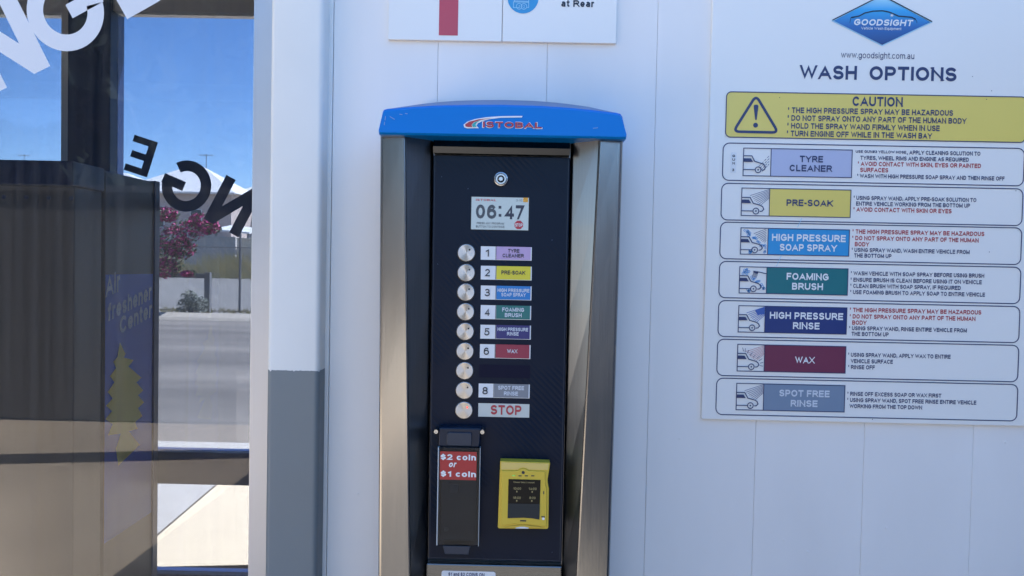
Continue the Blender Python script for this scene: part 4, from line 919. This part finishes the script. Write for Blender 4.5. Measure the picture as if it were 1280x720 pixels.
leafcloud('foliage', M['bush'], root, [(c.x+a, c.y, .1+b, .22, .2, .22) for a, b in ((-.22,.2),(0,.32),(.22,.25),(.05,.2),(-.1,.42))], 1300, .035, 5)
mb = MB(); mb.tube((c.x, c.y, .08), (c.x, c.y, .3), .03, 7); mb.build('stem', M['bark'], root)
# chain fence
yf = Y(20.9)
fx0, fx1 = P(120,300,20.9)[0], P(420,300,20.9)[0]
root = thing('chain_fence', 'thin chain mesh fence on slim posts across the road', 'fence', ((fx0+fx1)/2, yf, .1))
xp = P(300,330,20.9)[0]
for k in range(-2, 3):
    mb = MB(); mb.tube((xp+k*2.4, yf, 0), (xp+k*2.4, yf, 2.62), .035, 8); mb.build('post', M['galv'], root)
mb = MB()
for z in (.12, 1.9): mb.tube((fx0, yf, z), (fx1, yf, z), .014, 6)
mb.build('rail', M['galv'], root)
mb = MB(); x = fx0-1.8
while x < fx1:
    for sg in (1, -1):
        a = (x if sg > 0 else x+1.78, yf-.01*sg, .12); b = (x+1.78 if sg > 0 else x, yf-.01*sg, 1.9); mb.tube(a, b, .0028, 3)
    x += .06
mb.build('mesh', M['galv'], root)
c0, c1 = at(200,343,20.2), at(260,345,20.2)
root = thing('barrier', 'low dark rail barrier ending in a thick square post', 'barrier', (c1.x, c1.y, .1))
mb = MB(); mb.box(c1.x-.075, c1.x+.075, c1.y-.07, c1.y+.07, .05, c1.z+.1); mb.build('post', M['galv'], root, bevel=.01)
mb = MB(); mb.box(c0.x-2, c1.x-.076, c1.y-.03, c1.y+.03, c1.z-.06, c1.z+.06); mb.build('rail', M['galv'], root)
# sheet fences
def sheet_fence(name, label, xa_, xb_, D, z0, z1, m):
    root = thing(name, label, 'fence', ((xa_+xb_)/2, Y(D), z0)); n = int((xb_-xa_)/.1); pts = []
    mb = MB(); v = []; f = []
    for i in range(n+1):
        x = xa_+(xb_-xa_)*i/n; yy = Y(D)+(.012 if i % 4 < 2 else 0); v += [(x, yy, z0), (x, yy, z1)]
    f = [(2*i, 2*i+2, 2*i+3, 2*i+1) for i in range(n)]; mb.add(v, f); mb.build('sheet', m, root)
    mb = MB(); mb.box(xa_, xb_, Y(D)-.03, Y(D)+.05, z1, z1+.08); mb.build('top_rail', m, root); return root
xs_ = at(294,320,40).x
sheet_fence('sheet_fence', 'grey ribbed sheet fence below the white roofed house', xs_-14, xs_, 40, .9, 2.75, M['sheet_grey'])
sheet_fence('sheet_fence', 'beige ribbed sheet fence at the right of the grey one', xs_+.05, xs_+9, 40.1, .9, 2.7, M['sheet_beige'])
# weeds
rg = random.Random(9); mb = MB()
for k in range(7000):
    x = rg.uniform(-20, -6); y = rg.uniform(31.5, 36.5); z = .74+.025*(y-31); h = rg.uniform(.4,1.25)*(1.0 if math.sin(x*1.7)+math.sin(x*.6+1) > -.3 else .5); dx = rg.uniform(-.2,.2); wv = rg.uniform(.02,.05)
    mb.add([(x-wv,y,z),(x+wv,y,z),(x+dx,y+rg.uniform(-.1,.1),z+h)], [(0,1,2)])
for k in range(900):
    x = rg.uniform(-14, -4); y = rg.uniform(18.6, 20.3); h = rg.uniform(.04,.14); mb.add([(x-.02,y,.09),(x+.02,y,.09),(x+rg.uniform(-.06,.06),y,.1+h)], [(0,1,2)])
g = struct(mb.build('dry_grass', M['grass']), 'stuff'); g['label'] = 'dry straw coloured weeds along the bank'
# houses
def house(label, cx_, D, zbse, wd, dp, eave, rise, wall, wins, hip=.35, antenna=None):
    yy = Y(D); root = thing('house', label, 'house', (cx_, yy+dp/2, zbse), 'houses on the rise across the road')
    x0, x1, ya, yb = cx_-wd/2, cx_+wd/2, yy, yy+dp
    mb = MB(); mb.box(x0, x1, ya, yb, zbse, zbse+eave); mb.build('wall', wall, root)
    o = .5; ze = zbse+eave-.05; zr = ze+rise; hx = wd*hip
    mb = MB(); mb.add([(x0-o,ya-o,ze),(x1+o,ya-o,ze),(x1+o,yb+o,ze),(x0-o,yb+o,ze),(x0+hx,(ya+yb)/2,zr),(x1-hx,(ya+yb)/2,zr)], [(0,1,5,4),(1,2,5),(2,3,4,5),(3,0,4),(3,2,1,0)])
    rf = mb.build('roof', M['house_roof'], root)
    mb = MB(); mb.box(x0-o, x1+o, ya-o-.12, ya-o, ze-.12, ze+.03); mb.build('gutter', M['house_roof'], rf)
    if antenna is not None:
        mb = MB(); ax = cx_+antenna; mb.tube((ax,(ya+yb)/2,zr-.3),(ax,(ya+yb)/2,zr+1.1),.03,6)
        for k in range(5): mb.tube((ax-.6+.3*k,(ya+yb)/2-.4,zr+1.0),(ax-.6+.3*k,(ya+yb)/2+.4,zr+1.0),.015,4)
        mb.tube((ax-.6,(ya+yb)/2,zr+1.0),(ax+.6,(ya+yb)/2,zr+1.0),.02,5); mb.build('antenna', M['galv'], rf)
    for a, b, c_, d in wins:
        mb = MB(); mb.box(x0+a-.06, x0+b+.06, ya-.05, ya-.001, zbse+c_-.06, zbse+d+.06); wn = mb.build('window', M['house_roof'], root)
        mb = MB(); mb.box(x0+a, x0+b, ya-.06, ya-.051, zbse+c_, zbse+d); mb.build('pane', M['house_glass'], wn)
hx_ = at(217,300,60).x
house('brick house with broad white sheet roof and rooftop antenna', hx_+.2, 60, 2.6, 8.8, 7, 4.4, 2.5, M['house_wall'], [(2.2,3.4,1.6,3.2),(5.6,6.4,1.7,3.0)], .42, .9)
house('pale house with lower white roof right of the brick house', at(345,300,66).x, 66, 2.6, 6.2, 8, 4.9, 2.4, M['house_wall2'], [(.7,1.5,1.5,2.9),(3,4.2,1.5,2.9)], .45)
house('distant house whose white roof shows left of the mirrored letters', at(120,300,72).x, 72, 3.4, 9.5, 8, 4.9, 2.0, M['house_wall2'], [(2,3.4,1.3,2.7)], .4)
house('distant house whose white roof shows at the left edge of the window', at(-30,300,72).x, 72, 3.4, 13, 8, 5.2, 2.3, M['house_wall'], [(2,3.4,1.3,2.7),(8,9.4,1.3,2.7)], .35, 2.0)

c0, c1 = at(266,286,50), at(312,288,50)
root = thing('carport', 'low white carport roof between the flowering shrub and the right house', 'carport', ((c0.x+c1.x)/2, c0.y, 2.2))
mb = MB(); mb.add([(c0.x,c0.y,c0.z-.12),(c1.x,c0.y,c0.z-.3),(c1.x,c0.y+3,c0.z+.1),(c0.x,c0.y+3,c0.z+.28),(c0.x,c0.y,c0.z),(c1.x,c0.y,c0.z-.18),(c1.x,c0.y+3,c0.z+.22),(c0.x,c0.y+3,c0.z+.4)], [(3,2,1,0),(4,5,6,7),(0,1,5,4),(1,2,6,5),(2,3,7,6),(3,0,4,7)]); mb.build('roof', M['house_roof'], root)
for x in (c0.x+.15, c1.x-.15):
    mb = MB(); mb.box(x-.06, x+.06, c0.y+.1, c0.y+.22, 1.9, c0.z-.27); mb.build('post', M['galv'], root)
# ------------------------------------------------------------------ behind the camera, shows in reflections; shed, side wall and trees are added
def dark_fence(label, xa_, xb_, y, h):
    root = thing('boundary_fence', label, 'fence', ((xa_+xb_)/2, y, 0)); n = int((xb_-xa_)/2); v = []
    for i in range(n+1):
        x = xa_+(xb_-xa_)*i/n; v += [(x, y, .02), (x, y, h)]
    mb = MB(); mb.add(v, [(2*i, 2*i+1, 2*i+3, 2*i+2) for i in range(n)]); mb.build('sheet', M['fence_back'], root)
    mb = MB(); mb.box(xa_, xb_, y-.08, y+.06, h, h+.06); mb.build('top_rail', M['fence_back'], root)
    for k in range(int((xb_-xa_)/2)+1):
        mb = MB(); mb.box(xa_+2*k-.03, xa_+2*k+.03, y-.14, y-.05, 0, h); mb.build('post', M['fence_back'], root)
dark_fence('dark boundary fence across the forecourt reflected in the window', -24, -2.3, -5.3, 2.11)
root = thing('storage_shed', 'low brown storage shed across the forecourt mirrored in the steel', 'shed', (0, -16, 0))  # unseen shed, added so the steel mirrors a grey mass at the horizon
mb = MB(); mb.box(-30, 14, -19, -15, 0, 2.6); mb.build('wall', mat('shed_wall', (.13,.12,.115), .8, var=.08), root)
mb = MB(); mb.add([(-30.5,-14.6,2.55),(14.5,-14.6,2.55),(14.5,-17,3.3),(-30.5,-17,3.3),(14.5,-19.4,2.55),(-30.5,-19.4,2.55)], [(0,1,2,3),(3,2,4,5),(0,3,5),(1,4,2),(0,5,4,1)]); mb.build('roof', M['sheet_grey'], root)
for k in range(4):
    mb = MB(); mb.box(-9+5*k, -5.6+5*k, -14.995, -14.96, 0, 2.3); mb.build('door', mat('shed_door', (.08,.085,.09), .6), root)
mb = MB(); mb.add([(-4.6,-3.65,.004),(-4.6,-3.95,.004),(-1.2,-4.6,.004),(-1.2,-4.3,.004)], [(0,1,2,3)]); struct(mb.build('drain', mat('drain_grate', (.03,.03,.032), .7)))
root = thing('bay_wall', 'dark partition wall of the wash bay right of the camera', 'wall', (2.6, -4, 0))  # unseen wall, added to darken the steel's reflections and the panels at right
mb = MB(); mb.box(2.5, 2.7, -9, .1, 0, 2.7); mb.build('wall', mat('bay_panel', (.22,.23,.26), .6, var=.08), root)
mb = MB(); mb.box(2.46, 2.74, -9.04, .1, 2.7, 2.76); mb.build('capping', M['dark_frame'], root)

for k, (tx, ty, th, tr) in enumerate(((-4.6,-8.2,5.6,1.5),(-7.4,-8.8,6.4,1.9),(-10.8,-8.4,5.9,1.8),(-14.2,-9.0,6.8,2.0),(-17.8,-8.6,6.0,1.9),(-21.5,-9.0,6.4,2.0))):  # unseen tree row, added so the window mirrors dark crowns instead of low sky
    root = thing('tree', ['narrow dark tree at the right end of the row behind the dark fence','second dark tree from the right behind the dark fence','third dark tree from the right behind the dark fence','tallest dark tree in the row behind the dark fence','second dark tree from the left behind the dark fence','dark tree at the far left of the row behind the fence'][k], 'tree', (tx, ty, 0), 'dark trees behind the boundary fence')
    mb = MB(); mb.tube((tx,ty,0),(tx+.1,ty,th*.6),.14,9,.06)
    for j in range(4): mb.tube((tx+.05,ty,th*(.3+.07*j)),(tx+tr*.6*math.cos(j*1.7),ty+tr*.6*math.sin(j*1.7),th*(.55+.08*j)),.06,6,.02)
    mb.build('trunk', M['bark'], root); rg = random.Random(40+k)
    leafcloud('crown', M['dark_leaf'], root, [(tx+rg.uniform(-.6,.6)*tr, ty+rg.uniform(-.5,.5)*tr, th*(.38+.5*j/8), tr*.6, tr*.6, th*.13) for j in range(9)], 4500, .24, 60+k)
